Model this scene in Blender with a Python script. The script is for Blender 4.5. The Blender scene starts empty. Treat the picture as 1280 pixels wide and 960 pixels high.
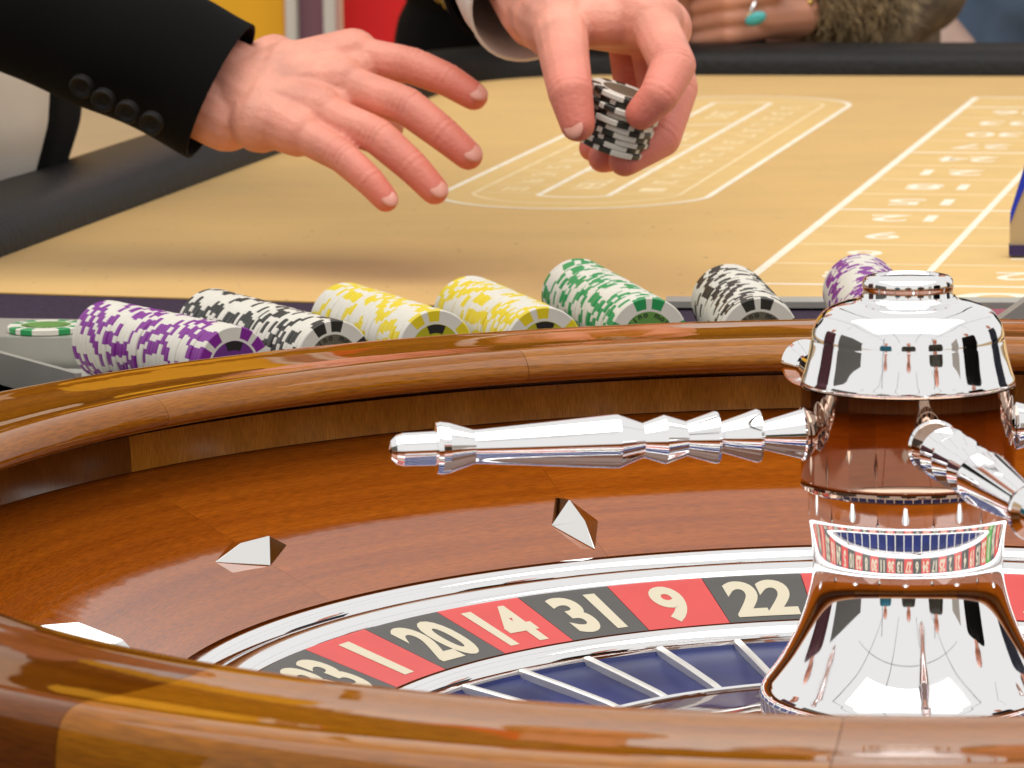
import bpy, bmesh, math, random
from mathutils import Vector, Matrix, Quaternion
random.seed(7)
SC = bpy.context.scene
COL = SC.collection
PI = math.pi

# ------------------------------------------------------------------ camera
cam_d = bpy.data.cameras.new('camera'); cam = bpy.data.objects.new('camera', cam_d); COL.objects.link(cam)
_f = Vector((-0.09199774, 0.98424051, -0.15101997)); _u = Vector((-0.0002141, 0.15164359, 0.98843522)); _r = Vector((0.99575919, 0.09096614, -0.01374013))
cam.matrix_world = Matrix(((_r.x, _u.x, -_f.x, 0), (_r.y, _u.y, -_f.y, -1.5529), (_r.z, _u.z, -_f.z, 0.3587), (0, 0, 0, 1)))
cam_d.sensor_width = 36; cam_d.lens = 5355.9 / 1280 * 36
cam_d.clip_start = 0.05; cam_d.clip_end = 200
cam_d.dof.use_dof = True; cam_d.dof.focus_distance = 1.82; cam_d.dof.aperture_fstop = 40; cam_d.dof.aperture_blades = 9
SC.camera = cam

# ------------------------------------------------------------------ light: bright white marquee overhead
W = bpy.data.worlds.new('World'); SC.world = W; W.use_nodes = True
bg = W.node_tree.nodes['Background']; bg.inputs[0].default_value = (1.0, 0.985, 0.96, 1); bg.inputs[1].default_value = 0.88
def area(name, loc, target, size, power, col):
    d = bpy.data.lights.new(name, 'AREA'); d.shape = 'RECTANGLE'; d.size = size; d.size_y = size * 0.8; d.energy = power; d.color = col
    o = bpy.data.objects.new(name, d); COL.objects.link(o); o.location = loc
    o.rotation_euler = (Vector(target) - Vector(loc)).to_track_quat('-Z', 'Y').to_euler()
    return o
area('added_overhead_lamp', (0.0, -0.6, 4.5), (0.0, -0.61, 0), 6.5, 235, (1, 0.97, 0.93))  # added area lamp, standing in for the bright marquee roof
SC.view_settings.view_transform = 'Standard'; SC.view_settings.look = 'None'
SC.view_settings.exposure = 0; SC.view_settings.gamma = 1; SC.view_settings.use_curve_mapping = False
SC.cycles.max_bounces = 8; SC.cycles.glossy_bounces = 6; SC.cycles.diffuse_bounces = 3
SC.cycles.sample_clamp_indirect = 6

# ------------------------------------------------------------------ materials
def lin(r, g, b):
    f = lambda c: (c / 255 / 12.92) if c <= 10 else ((c / 255 + 0.055) / 1.055) ** 2.4
    return (f(r), f(g), f(b), 1)
MATS = {}
def mat(name, col, rough=0.5, metal=0.0, coat=0.0, coat_rough=0.04, spec=0.5, noise=None, bump=None, sheen=0, sss=0, emit=None, alpha=None, trans=0):
    """noise=(scale, amount): brightness variation; bump=(scale, strength)"""
    if name in MATS: return MATS[name]
    m = bpy.data.materials.new(name); m.use_nodes = True; nt = m.node_tree; p = nt.nodes['Principled BSDF']
    p.inputs['Base Color'].default_value = col; p.inputs['Roughness'].default_value = rough; p.inputs['Metallic'].default_value = metal
    p.inputs['Coat Weight'].default_value = coat; p.inputs['Coat Roughness'].default_value = coat_rough
    p.inputs['Specular IOR Level'].default_value = spec
    p.inputs['Sheen Weight'].default_value = sheen
    if trans: p.inputs['Transmission Weight'].default_value = trans
    if sss:
        p.inputs['Subsurface Weight'].default_value = sss; p.inputs['Subsurface Radius'].default_value = (0.012, 0.004, 0.002); p.inputs['Subsurface Scale'].default_value = 1
    tc = nt.nodes.new('ShaderNodeTexCoord')
    if noise:
        n = nt.nodes.new('ShaderNodeTexNoise'); n.inputs['Scale'].default_value = noise[0]; n.inputs['Detail'].default_value = 6
        nt.links.new(tc.outputs['Object'], n.inputs['Vector'])
        r = nt.nodes.new('ShaderNodeMapRange'); r.inputs['From Min'].default_value = 0.3; r.inputs['From Max'].default_value = 0.7
        r.inputs['To Min'].default_value = 1 - noise[1]; r.inputs['To Max'].default_value = 1 + noise[1]
        nt.links.new(n.outputs['Fac'], r.inputs['Value'])
        mx = nt.nodes.new('ShaderNodeVectorMath'); mx.operation = 'SCALE'; mx.inputs[0].default_value = col[:3]
        nt.links.new(r.outputs[0], mx.inputs['Scale']); nt.links.new(mx.outputs[0], p.inputs['Base Color'])
    if bump:
        n2 = nt.nodes.new('ShaderNodeTexNoise'); n2.inputs['Scale'].default_value = bump[0]; n2.inputs['Detail'].default_value = 4
        nt.links.new(tc.outputs['Object'], n2.inputs['Vector'])
        b = nt.nodes.new('ShaderNodeBump'); b.inputs['Strength'].default_value = bump[1]; b.inputs['Distance'].default_value = 0.001
        nt.links.new(n2.outputs['Fac'], b.inputs['Height']); nt.links.new(b.outputs[0], p.inputs['Normal'])
    MATS[name] = m
    return m
def wood(name, dark, light, gu=5, gv=110, coat_rough=0.03, ior=1.6):
    m = bpy.data.materials.new(name); m.use_nodes = True; nt = m.node_tree; p = nt.nodes['Principled BSDF']; L = nt.links
    uv = nt.nodes.new('ShaderNodeTexCoord'); oi = nt.nodes.new('ShaderNodeObjectInfo')
    mp = nt.nodes.new('ShaderNodeMapping'); mp.inputs['Scale'].default_value = (gu, gv, 1)
    L.new(uv.outputs['UV'], mp.inputs['Vector'])
    ofs = nt.nodes.new('ShaderNodeVectorMath'); ofs.operation = 'ADD'
    sc = nt.nodes.new('ShaderNodeMath'); sc.operation = 'MULTIPLY'; sc.inputs[1].default_value = 37.0
    L.new(oi.outputs['Random'], sc.inputs[0]); cmb = nt.nodes.new('ShaderNodeCombineXYZ'); L.new(sc.outputs[0], cmb.inputs[2]); L.new(sc.outputs[0], cmb.inputs[0])
    L.new(mp.outputs[0], ofs.inputs[0]); L.new(cmb.outputs[0], ofs.inputs[1])
    n = nt.nodes.new('ShaderNodeTexNoise'); n.inputs['Scale'].default_value = 1; n.inputs['Detail'].default_value = 7; n.inputs['Roughness'].default_value = 0.6; n.inputs['Distortion'].default_value = 0.2
    L.new(ofs.outputs[0], n.inputs['Vector'])
    cr = nt.nodes.new('ShaderNodeValToRGB'); cr.color_ramp.elements[0].position = 0.33; cr.color_ramp.elements[0].color = dark
    cr.color_ramp.elements[1].position = 0.68; cr.color_ramp.elements[1].color = light
    L.new(n.outputs['Fac'], cr.inputs['Fac'])
    mp2 = nt.nodes.new('ShaderNodeMapping'); mp2.inputs['Scale'].default_value = (gu * 30, gv * 12, 1); L.new(uv.outputs['UV'], mp2.inputs['Vector'])
    n2 = nt.nodes.new('ShaderNodeTexNoise'); n2.inputs['Scale'].default_value = 1; n2.inputs['Detail'].default_value = 3; L.new(mp2.outputs[0], n2.inputs['Vector'])
    r2 = nt.nodes.new('ShaderNodeMapRange'); r2.inputs['From Min'].default_value = 0.35; r2.inputs['From Max'].default_value = 0.6; r2.inputs['To Min'].default_value = 0.72; r2.inputs['To Max'].default_value = 1.08
    L.new(n2.outputs['Fac'], r2.inputs['Value'])
    mu = nt.nodes.new('ShaderNodeVectorMath'); mu.operation = 'SCALE'; L.new(cr.outputs[0], mu.inputs[0]); L.new(r2.outputs[0], mu.inputs['Scale'])
    mt = nt.nodes.new('ShaderNodeVectorMath'); mt.operation = 'MULTIPLY'; L.new(mu.outputs[0], mt.inputs[0]); L.new(oi.outputs['Color'], mt.inputs[1])
    L.new(mt.outputs[0], p.inputs['Base Color'])
    p.inputs['Roughness'].default_value = 0.6; p.inputs['Specular IOR Level'].default_value = 0.0
    p.inputs['Coat Weight'].default_value = 1; p.inputs['Coat Roughness'].default_value = coat_rough; p.inputs['Coat IOR'].default_value = ior
    n3 = nt.nodes.new('ShaderNodeTexNoise'); n3.inputs['Scale'].default_value = 45; n3.inputs['Detail'].default_value = 2; L.new(uv.outputs['Object'], n3.inputs['Vector'])
    b = nt.nodes.new('ShaderNodeBump'); b.inputs['Strength'].default_value = 0.03; b.inputs['Distance'].default_value = 0.002
    L.new(n3.outputs['Fac'], b.inputs['Height']); L.new(b.outputs[0], p.inputs['Coat Normal'])
    return m
M_RIM = wood('rim_walnut_veneer', (0.235, 0.070, 0.003, 1), (0.345, 0.120, 0.006, 1), 4, 110, ior=1.42)
M_TRACK = wood('track_veneer', (0.26, 0.092, 0.008, 1), (0.37, 0.145, 0.016, 1), 60, 14, 0.12, ior=1.35)
M_APRON = wood('apron_mahogany', (0.24, 0.052, 0.004, 1), (0.34, 0.084, 0.006, 1), 4, 150, ior=1.75)
M_CONE = wood('cone_mahogany', (0.08, 0.03, 0.015, 1), (0.16, 0.06, 0.025, 1), 5, 60)
M_CHROME = mat('chrome', (0.93, 0.93, 0.94, 1), 0.035, 1.0)
M_CHROME_S = mat('satin_chrome', (0.9, 0.9, 0.91, 1), 0.10, 1.0)
def smudge(m, lo, hi, scale):
    nt = m.node_tree; p = nt.nodes['Principled BSDF']; tc = nt.nodes.new('ShaderNodeTexCoord'); n = nt.nodes.new('ShaderNodeTexNoise'); n.inputs['Scale'].default_value = scale; n.inputs['Detail'].default_value = 5
    nt.links.new(tc.outputs['Object'], n.inputs['Vector']); r = nt.nodes.new('ShaderNodeMapRange'); r.inputs['From Min'].default_value = 0.45; r.inputs['From Max'].default_value = 0.75; r.inputs['To Min'].default_value = lo; r.inputs['To Max'].default_value = hi
    nt.links.new(n.outputs['Fac'], r.inputs['Value']); nt.links.new(r.outputs[0], p.inputs['Roughness'])
smudge(M_CHROME, 0.02, 0.10, 45)
M_DRUM = mat('reflection_tinted_drum', (0.46, 0.31, 0.23, 1), 0.05, 1.0)  # dark brown reflection of the bowl is tinted into the metal colour
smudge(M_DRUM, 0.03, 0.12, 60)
M_STEEL = mat('brushed_steel', (0.55, 0.54, 0.48, 1), 0.4, 0.7, noise=(30, 0.06))
M_FRET = mat('nickel_fret', (0.86, 0.84, 0.80, 1), 0.38, 0.75)
M_DEFL = mat('deflector_chrome', (0.86, 0.85, 0.83, 1), 0.05, 1.0)
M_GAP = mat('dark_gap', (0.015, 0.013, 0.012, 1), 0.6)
M_RED = mat('number_red', (0.62, 0.035, 0.03, 1), 0.35, coat=0.4, coat_rough=0.15, noise=(60, 0.05))
M_BLACK = mat('number_black', (0.045, 0.041, 0.036, 1), 0.35, coat=0.4, coat_rough=0.15, noise=(60, 0.08))
M_GREEN = mat('number_green', (0.05, 0.32, 0.03, 1), 0.35, coat=0.4, coat_rough=0.15)
M_CREAM = mat('numeral_cream', (0.62, 0.56, 0.42, 1), 0.5)
M_POCKET = mat('pocket_blue', (0.005, 0.014, 0.115, 1), 0.32, spec=0.25, noise=(25, 0.35))
M_FELT = mat('gold_felt', (0.66, 0.400, 0.118, 1), 0.92, sheen=0.25, noise=(9, 0.05), bump=(900, 0.35), spec=0.1)
def felt_detail(m):
    nt = m.node_tree; p = nt.nodes['Principled BSDF']; L = nt.links; src = p.inputs['Base Color'].links[0].from_socket; tc = nt.nodes.new('ShaderNodeTexCoord')
    n = nt.nodes.new('ShaderNodeTexNoise'); n.inputs['Scale'].default_value = 160; n.inputs['Detail'].default_value = 2; L.new(tc.outputs['Object'], n.inputs['Vector'])
    r = nt.nodes.new('ShaderNodeMapRange'); r.inputs['From Min'].default_value = 0.70; r.inputs['From Max'].default_value = 0.76; L.new(n.outputs['Fac'], r.inputs['Value'])
    mp = nt.nodes.new('ShaderNodeMapping'); mp.inputs['Scale'].default_value = (3, 26, 1); L.new(tc.outputs['Object'], mp.inputs['Vector'])
    n2 = nt.nodes.new('ShaderNodeTexNoise'); n2.inputs['Scale'].default_value = 1; n2.inputs['Detail'].default_value = 5; L.new(mp.outputs[0], n2.inputs['Vector'])
    r2 = nt.nodes.new('ShaderNodeMapRange'); r2.inputs['From Min'].default_value = 0.3; r2.inputs['From Max'].default_value = 0.7; r2.inputs['To Min'].default_value = 0.975; r2.inputs['To Max'].default_value = 1.02; L.new(n2.outputs['Fac'], r2.inputs['Value'])
    sc = nt.nodes.new('ShaderNodeVectorMath'); sc.operation = 'SCALE'; L.new(src, sc.inputs[0]); L.new(r2.outputs[0], sc.inputs['Scale'])
    mx = nt.nodes.new('ShaderNodeMix'); mx.data_type = 'RGBA'; L.new(r.outputs[0], mx.inputs[0]); L.new(sc.outputs[0], mx.inputs[6]); mx.inputs[7].default_value = (0.16, 0.08, 0.03, 1); L.new(mx.outputs[2], p.inputs['Base Color'])
felt_detail(M_FELT)
M_CELL = mat('felt_pale_print', (0.69, 0.47, 0.20, 1), 0.92, noise=(25, 0.04), spec=0.1)
M_LINE = mat('felt_white_print', (0.86, 0.78, 0.63, 1), 0.9, noise=(60, 0.08), spec=0.1)
M_LINE2 = mat('felt_faint_print', (0.82, 0.65, 0.39, 1), 0.9, noise=(60, 0.08), spec=0.1)
M_NAVY = mat('dark_violet_cloth', (0.045, 0.030, 0.05, 1), 0.95, noise=(300, 0.2), spec=0.1)
M_LEATHER = mat('black_leatherette', (0.009, 0.008, 0.007, 1), 0.5, spec=0.28, bump=(150, 1.0), noise=(20, 0.15))
M_TABLE = mat('table_body', (0.03, 0.02, 0.02, 1), 0.5)
M_FLOOR = mat('floor_boards', (0.50, 0.30, 0.10, 1), 0.6, noise=(3, 0.08))
def skin_mat(name, col, red, sss):
    m = mat(name, col, 0.5, sss=sss, noise=(42, 0.17), bump=(420, 0.5)); nt = m.node_tree; p = nt.nodes['Principled BSDF']
    src = p.inputs['Base Color'].links[0].from_socket; at = nt.nodes.new('ShaderNodeAttribute'); at.attribute_name = 'redness'
    mx = nt.nodes.new('ShaderNodeMix'); mx.data_type = 'RGBA'; nt.links.new(at.outputs['Fac'], mx.inputs[0]); nt.links.new(src, mx.inputs[6]); mx.inputs[7].default_value = red
    nt.links.new(mx.outputs[2], p.inputs['Base Color'])
    return m
M_SKIN = skin_mat('skin', (0.76, 0.33, 0.235, 1), (0.70, 0.19, 0.135, 1), 0.18)
M_SKIN2 = mat('tanned_skin', (0.55, 0.25, 0.16, 1), 0.45, sss=0.2, noise=(28, 0.12))
M_NAIL = mat('fingernail', (0.75, 0.34, 0.26, 1), 0.32)
M_SUIT = mat('black_suit_cloth', (0.0035, 0.0033, 0.0033, 1), 0.95, sheen=0.01, bump=(1500, 0.2), spec=0.15)
M_BUTTON = mat('black_button', (0.010, 0.009, 0.008, 1), 0.55, spec=0.2)
M_SHIRT = mat('white_shirt', (0.70, 0.64, 0.57, 1), 0.85, noise=(14, 0.05))
M_GOLD = mat('gold_chain', (0.55, 0.36, 0.10, 1), 0.25, 1.0)
M_HAIR = mat('brown_hair', (0.03, 0.018, 0.010, 1), 0.5)

# ------------------------------------------------------------------ helpers
def tag(o, label, cat, group=None):
    o['label'] = label; o['category'] = cat
    if group: o['group'] = group
    return o
def empty(name, loc=(0, 0, 0)):
    o = bpy.data.objects.new(name, None); COL.objects.link(o); o.location = loc; o.empty_display_size = 0.02
    return o
def link(name, me, parent=None):
    o = bpy.data.objects.new(name, me); COL.objects.link(o)
    if parent is not None: o.parent = parent
    return o
def mesh(name, v, f, m=None, uv=None, smooth=True, sharp=35):
    me = bpy.data.meshes.new(name); me.from_pydata([tuple(x) for x in v], [], f)
    if m is not None:
        for q in (m if isinstance(m, (list, tuple)) else [m]): me.materials.append(q)
    if uv is not None:
        lay = me.uv_layers.new(name='UVMap')
        for lp in me.loops: lay.data[lp.index].uv = uv[lp.vertex_index]
    bm = bmesh.new(); bm.from_mesh(me); bmesh.ops.recalc_face_normals(bm, faces=bm.faces); bm.to_mesh(me); bm.free()
    if smooth:
        me.shade_smooth(); me.set_sharp_from_angle(angle=math.radians(sharp))
    me.update()
    return me
def lathe(name, prof, m, a0=0.0, a1=2 * PI, n=192, sharp=35, closed=False):
    """profile (r,z); angle a measured from +Y toward +X"""
    full = abs(a1 - a0 - 2 * PI) < 1e-6
    cols = n if full else n + 1
    ln = [0.0]
    for i in range(1, len(prof)): ln.append(ln[-1] + math.hypot(prof[i][0] - prof[i - 1][0], prof[i][1] - prof[i - 1][1]))
    v, uv, f = [], [], []
    for i in range(cols):
        a = a0 + (a1 - a0) * i / n
        for k, (r, z) in enumerate(prof): v.append((r * math.sin(a), r * math.cos(a), z)); uv.append((a * 0.4, ln[k]))
    K = len(prof)
    for i in range(n):
        j = (i + 1) % cols
        for k in range(K - 1): f.append((i * K + k, j * K + k, j * K + k + 1, i * K + k + 1))
        if closed: f.append((i * K + K - 1, j * K + K - 1, j * K, i * K))
    if closed and not full:
        f.append(tuple(range(K))); f.append(tuple((cols - 1) * K + k for k in range(K))[::-1])
    return mesh(name, v, f, m, uv, True, sharp)
def bez(pts, per=6):
    """Catmull-Rom through 2-D points"""
    out = []
    P = [pts[0]] + list(pts) + [pts[-1]]
    for i in range(1, len(P) - 2):
        for s in range(per):
            t = s / per
            out.append(tuple(0.5 * ((2 * P[i][d]) + (-P[i - 1][d] + P[i + 1][d]) * t + (2 * P[i - 1][d] - 5 * P[i][d] + 4 * P[i + 1][d] - P[i + 2][d]) * t * t + (-P[i - 1][d] + 3 * P[i][d] - 3 * P[i + 1][d] + P[i + 2][d]) * t ** 3) for d in range(len(P[0]))))
    out.append(tuple(pts[-1]))
    return out
def box(name, x0, x1, y0, y1, z0, z1, m, bevel=0.0):
    bm = bmesh.new(); bmesh.ops.create_cube(bm, size=1)
    for q in bm.verts: q.co = Vector(((x0 + x1) / 2 + q.co.x * (x1 - x0), (y0 + y1) / 2 + q.co.y * (y1 - y0), (z0 + z1) / 2 + q.co.z * (z1 - z0)))
    if bevel: bmesh.ops.bevel(bm, geom=bm.edges[:], offset=bevel, segments=2, affect='EDGES')
    me = bpy.data.meshes.new(name); bm.to_mesh(me); bm.free(); me.materials.append(m); me.shade_smooth(); me.set_sharp_from_angle(angle=math.radians(40))
    return me
def prism(name, poly, z0, z1, m, sharp=30):
    n = len(poly); v = [(x, y, z0) for x, y in poly] + [(x, y, z1) for x, y in poly]
    f = [tuple(range(n))[::-1], tuple(range(n, 2 * n))] + [(i, (i + 1) % n, n + (i + 1) % n, n + i) for i in range(n)]
    return mesh(name, v, f, m, None, False)
def strip(poly, w, closed=False):
    """flat ribbon of width w along a 2-D polyline -> (verts2d, faces)"""
    n = len(poly); L_, R_ = [], []
    for i in range(n):
        a = Vector(poly[(i - 1) % n] if (closed or i > 0) else poly[i]); b = Vector(poly[(i + 1) % n] if (closed or i < n - 1) else poly[i])
        d = (b - a).normalized(); nn = Vector((-d.y, d.x)) * w / 2; p = Vector(poly[i]); L_.append(p + nn); R_.append(p - nn)
    v = L_ + R_; f = []
    for i in range(n if closed else n - 1):
        j = (i + 1) % n; f.append((i, j, n + j, n + i))
    return v, f
def ribbon(name, poly, w, z, m, parent, closed=False):
    v, f = strip(poly, w, closed)
    return link(name, mesh(name, [(p.x, p.y, z) for p in v], f, m, None, False), parent)
def capsule_data(p0, r0, p1, r1, n=14, k=5, off=0):
    p0, p1 = Vector(p0), Vector(p1); d = p1 - p0; Ln = d.length
    d = d.normalized() if Ln > 1e-7 else Vector((0, 0, 1))
    x = d.orthogonal().normalized(); y = d.cross(x)
    rings = [(p0 - d * r0 * math.cos(t), r0 * math.sin(t)) for t in [PI / 2 * i / k for i in range(1, k + 1)]]
    rings += [(p1 + d * r1 * math.sin(t), r1 * math.cos(t)) for t in [PI / 2 * i / k for i in range(0, k)]]
    v = [p0 - d * r0]; f = []
    for c, r in rings:
        for i in range(n):
            a = 2 * PI * i / n; v.append(c + (x * math.cos(a) + y * math.sin(a)) * r)
    v.append(p1 + d * r1); R = len(rings)
    for i in range(n): f.append((off, off + 1 + (i + 1) % n, off + 1 + i))
    for q in range(R - 1):
        for i in range(n):
            a = off + 1 + q * n; b = a + n; j = (i + 1) % n
            f.append((a + i, a + j, b + j, b + i))
    e = off + len(v) - 1
    for i in range(n): f.append((off + 1 + (R - 1) * n + i, off + 1 + (R - 1) * n + (i + 1) % n, e))
    return v, f
def ellipsoid_data(c, rad, rot=None, off=0, n=20, k=12):
    c = Vector(c); v, f = [], []
    for i in range(k + 1):
        t = PI * i / k
        for j in range(n):
            a = 2 * PI * j / n; p = Vector((rad[0] * math.sin(t) * math.cos(a), rad[1] * math.sin(t) * math.sin(a), rad[2] * math.cos(t)))
            if rot is not None: p = rot @ p
            v.append(c + p)
    for i in range(k):
        for j in range(n):
            q = (j + 1) % n; f.append((off + i * n + j, off + i * n + q, off + (i + 1) * n + q, off + (i + 1) * n + j))
    return v, f
def evaluated(name, me, mods):
    o = bpy.data.objects.new('tmp', me); COL.objects.link(o)
    for t, kw in mods:
        q = o.modifiers.new(t, t)
        for k_, val in kw.items(): setattr(q, k_, val)
    dg = bpy.context.evaluated_depsgraph_get(); dg.update()
    out = bpy.data.meshes.new_from_object(o.evaluated_get(dg)); out.name = name
    bpy.data.objects.remove(o)
    return out
def blob(name, caps, ells, m, voxel, smooth=6, factor=0.5):
    """union of tapered capsules and ellipsoids grown into one continuous skin"""
    v, f = [], []
    for c in caps:
        a, b = capsule_data(*c, off=len(v)); v += a; f += b
    for e in ells:
        a, b = ellipsoid_data(*e, off=len(v)); v += a; f += b
    me = bpy.data.meshes.new(name); me.from_pydata([tuple(x) for x in v], [], f)
    bm = bmesh.new(); bm.from_mesh(me); bmesh.ops.remove_doubles(bm, verts=bm.verts, dist=1e-6); bmesh.ops.recalc_face_normals(bm, faces=bm.faces); bm.to_mesh(me); bm.free()
    out = evaluated(name, me, [('REMESH', dict(mode='VOXEL', voxel_size=voxel)), ('SMOOTH', dict(factor=factor, iterations=smooth))])
    out.materials.clear(); out.materials.append(m); out.shade_smooth()
    return out
def tube(name, pts, r, m, n=10):
    v, f = [], []
    pts = [Vector(p) for p in pts]; N = len(pts); rs = r if isinstance(r, (list, tuple)) else [r] * N
    x = None
    for i, p in enumerate(pts):
        d = (pts[min(i + 1, N - 1)] - pts[max(i - 1, 0)]).normalized()
        x = (d.orthogonal() if x is None else (x - d * x.dot(d))).normalized(); y = d.cross(x)
        for k in range(n):
            a = 2 * PI * k / n; v.append(p + (x * math.cos(a) + y * math.sin(a)) * rs[i])
    for i in range(N - 1):
        for k in range(n):
            j = (k + 1) % n; f.append((i * n + k, i * n + j, (i + 1) * n + j, (i + 1) * n + k))
    f.append(tuple(range(n))[::-1]); f.append(tuple(range((N - 1) * n, N * n)))
    return mesh(name, v, f, m)
_txt = {}
def text_mesh(s, off=0.0, ext=0.0):
    """flat text outline as verts/faces centred on its box; returns (verts, faces, w, h)"""
    key = (s, off, ext)
    if key not in _txt:
        c = bpy.data.curves.new('t', 'FONT'); c.body = s; c.offset = off; c.resolution_u = 5; c.fill_mode = 'BOTH' if ext else 'FRONT'; c.extrude = ext
        c.align_x = 'CENTER'; c.space_character = 0.95
        o = bpy.data.objects.new('t', c); COL.objects.link(o)
        dg = bpy.context.evaluated_depsgraph_get(); dg.update(); me = bpy.data.meshes.new_from_object(o.evaluated_get(dg))
        v = [q.co.copy() for q in me.vertices]; f = [tuple(p.vertices) for p in me.polygons]
        bpy.data.objects.remove(o); bpy.data.meshes.remove(me); bpy.data.curves.remove(c)
        x0, x1 = min(q.x for q in v), max(q.x for q in v); y0, y1 = min(q.y for q in v), max(q.y for q in v)
        for q in v: q.x -= (x0 + x1) / 2; q.y -= (y0 + y1) / 2
        _txt[key] = (v, f, x1 - x0, y1 - y0)
    return _txt[key]
def text_obj(name, s, mtx, w, h, m, parent, off=0.0, thick=0.0):
    v, f, tw, th = text_mesh(s, off, 0.5 if thick else 0.0)
    vv = [mtx @ Vector((q.x * w / tw, q.y * h / th, q.z * thick * 2)) for q in v]
    return link(name, mesh(name, vv, f, m, None, False), parent)

# ------------------------------------------------------------------ floor
fl = link('floor', mesh('floor', [(-30, -30, -0.86), (30, -30, -0.86), (30, 40, -0.86), (-30, 40, -0.86)], [(0, 1, 2, 3)], M_FLOOR, None, False)); fl['kind'] = 'structure'

# ------------------------------------------------------------------ gaming table
ZT = 0.038
UX, UY = 0.1222, 0.9925
def T(u, v): return (-0.0951 + u * UX + v * UY, 0.9236 + u * UY - v * UX)
table = tag(empty('gaming_table', (0.0, 1.2, -0.86)), 'roulette table with gold felt, white printed betting layout and black padded rail', 'table')
def tpart(o):
    o.location = o.location - table.location; return o
# felt: everything beyond the cloth edge that runs in front of the chips
VL, VR, UF = -0.48, 0.86, 1.486
def rail_path(off=0.0, rad=0.13):
    r = rad - off; p = []
    p.append(T(-1.25, VL + off))
    p.append(T(UF - rad, VL + off))
    for i in range(1, 9):
        a = PI / 2 * i / 8; p.append(T(UF - rad + r * math.sin(a), VL + rad - r * math.cos(a)))
    p.append(T(UF - off, VR - rad))
    for i in range(1, 9):
        a = PI / 2 * i / 8; p.append(T(UF - rad + r * math.cos(a), VR - rad + r * math.sin(a)))
    p.append(T(-1.25, VR - off))
    return p
rp = rail_path(-0.01)
edge = [(1.2, 0.82), (-0.13, 0.832), (-0.269, 0.832), (-0.62, 0.902)]
left_at = Vector(T(-0.08, VL - 0.01)); right_at = Vector(T(-0.35, VR + 0.01))
felt_poly = [tuple(left_at)] + [q for q in rp[1:-1]] + [tuple(right_at)] + [(0.55, 0.815), (-0.13, 0.832), (-0.269, 0.832)]
tpart(link('felt_cloth', prism('felt_cloth', felt_poly, ZT - 0.0008, ZT, M_FELT), table))
# dark violet deck with the round well for the wheel
n = 96; hole = [(0.47 * math.sin(2 * PI * i / n), 0.47 * math.cos(2 * PI * i / n)) for i in range(n)]
outer = []
bx0, bx1, by0, by1 = -0.80, 0.80, -0.62, 0.96
for x, y in hole:
    a = math.atan2(x, y); dx, dy = math.sin(a), math.cos(a)
    t = min([q for q in ((bx1 / dx) if dx > 1e-6 else 9, (bx0 / dx) if dx < -1e-6 else 9, (by1 / dy) if dy > 1e-6 else 9, (by0 / dy) if dy < -1e-6 else 9) if q > 0])
    outer.append((dx * t, dy * t))
v = [(x, y, ZT - 0.001) for x, y in hole] + [(x, y, ZT - 0.001) for x, y in outer] + [(x, y, -0.07) for x, y in hole]
f = [(i, (i + 1) % n, n + (i + 1) % n, n + i) for i in range(n)] + [(i, 2 * n + i, 2 * n + (i + 1) % n, (i + 1) % n) for i in range(n)] + [tuple(2 * n + i for i in range(n))]
tpart(link('wheel_deck', mesh('wheel_deck', v, f, M_NAVY, None, False), table))
# padded rail, lofted cross-section along the path
def loft_rail(name, m, w=0.092, h=0.027):
    sec = [(-0.002, -0.02)]
    for i in range(13):
        a = PI * i / 12; sec.append((w / 2 - w / 2 * abs(math.cos(a)) ** 0.75 * (1 if math.cos(a) > 0 else -1), h * math.sin(a) ** 0.6 if math.sin(a) > 1e-6 else 0))
    sec.append((w, -0.10)); v = []; f = []
    offs = [[p for p in rail_path(-s[0])] for s in sec]
    # refine straight runs
    def refine(p):
        out = []
        for i in range(len(p) - 1):
            a, b = Vector(p[i]), Vector(p[i + 1]); k = 1
            if (b - a).length > 0.3: k = 24
            for q in range(k): out.append(tuple(a.lerp(b, q / k)))
        return out + [p[-1]]
    offs = [refine(p) for p in [rail_path(-s[0]) for s in sec]]
    N = len(offs[0]); K = len(sec)
    for i in range(N):
        for k in range(K): v.append((offs[k][i][0], offs[k][i][1], ZT + sec[k][1]))
    for i in range(N - 1):
        for k in range(K - 1): f.append((i * K + k, (i + 1) * K + k, (i + 1) * K + k + 1, i * K + k + 1))
    return mesh(name, v, f, m, None, True, 70)
tpart(link('padded_rail', loft_rail('padded_rail', M_LEATHER), table))
body_poly = [q for q in rail_path(-0.06)]
tpart(link('table_body', prism('table_body', body_poly, -0.30, -0.075, M_TABLE), table))
for lu, lv in ((1.3, -0.3), (1.3, 0.7), (-0.9, -0.3), (-0.9, 0.7)):
    x, y = T(lu, lv); tpart(link('leg', box('leg', x - 0.05, x + 0.05, y - 0.05, y + 0.05, -0.86, -0.30, M_TABLE, 0.006), table))
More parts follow.
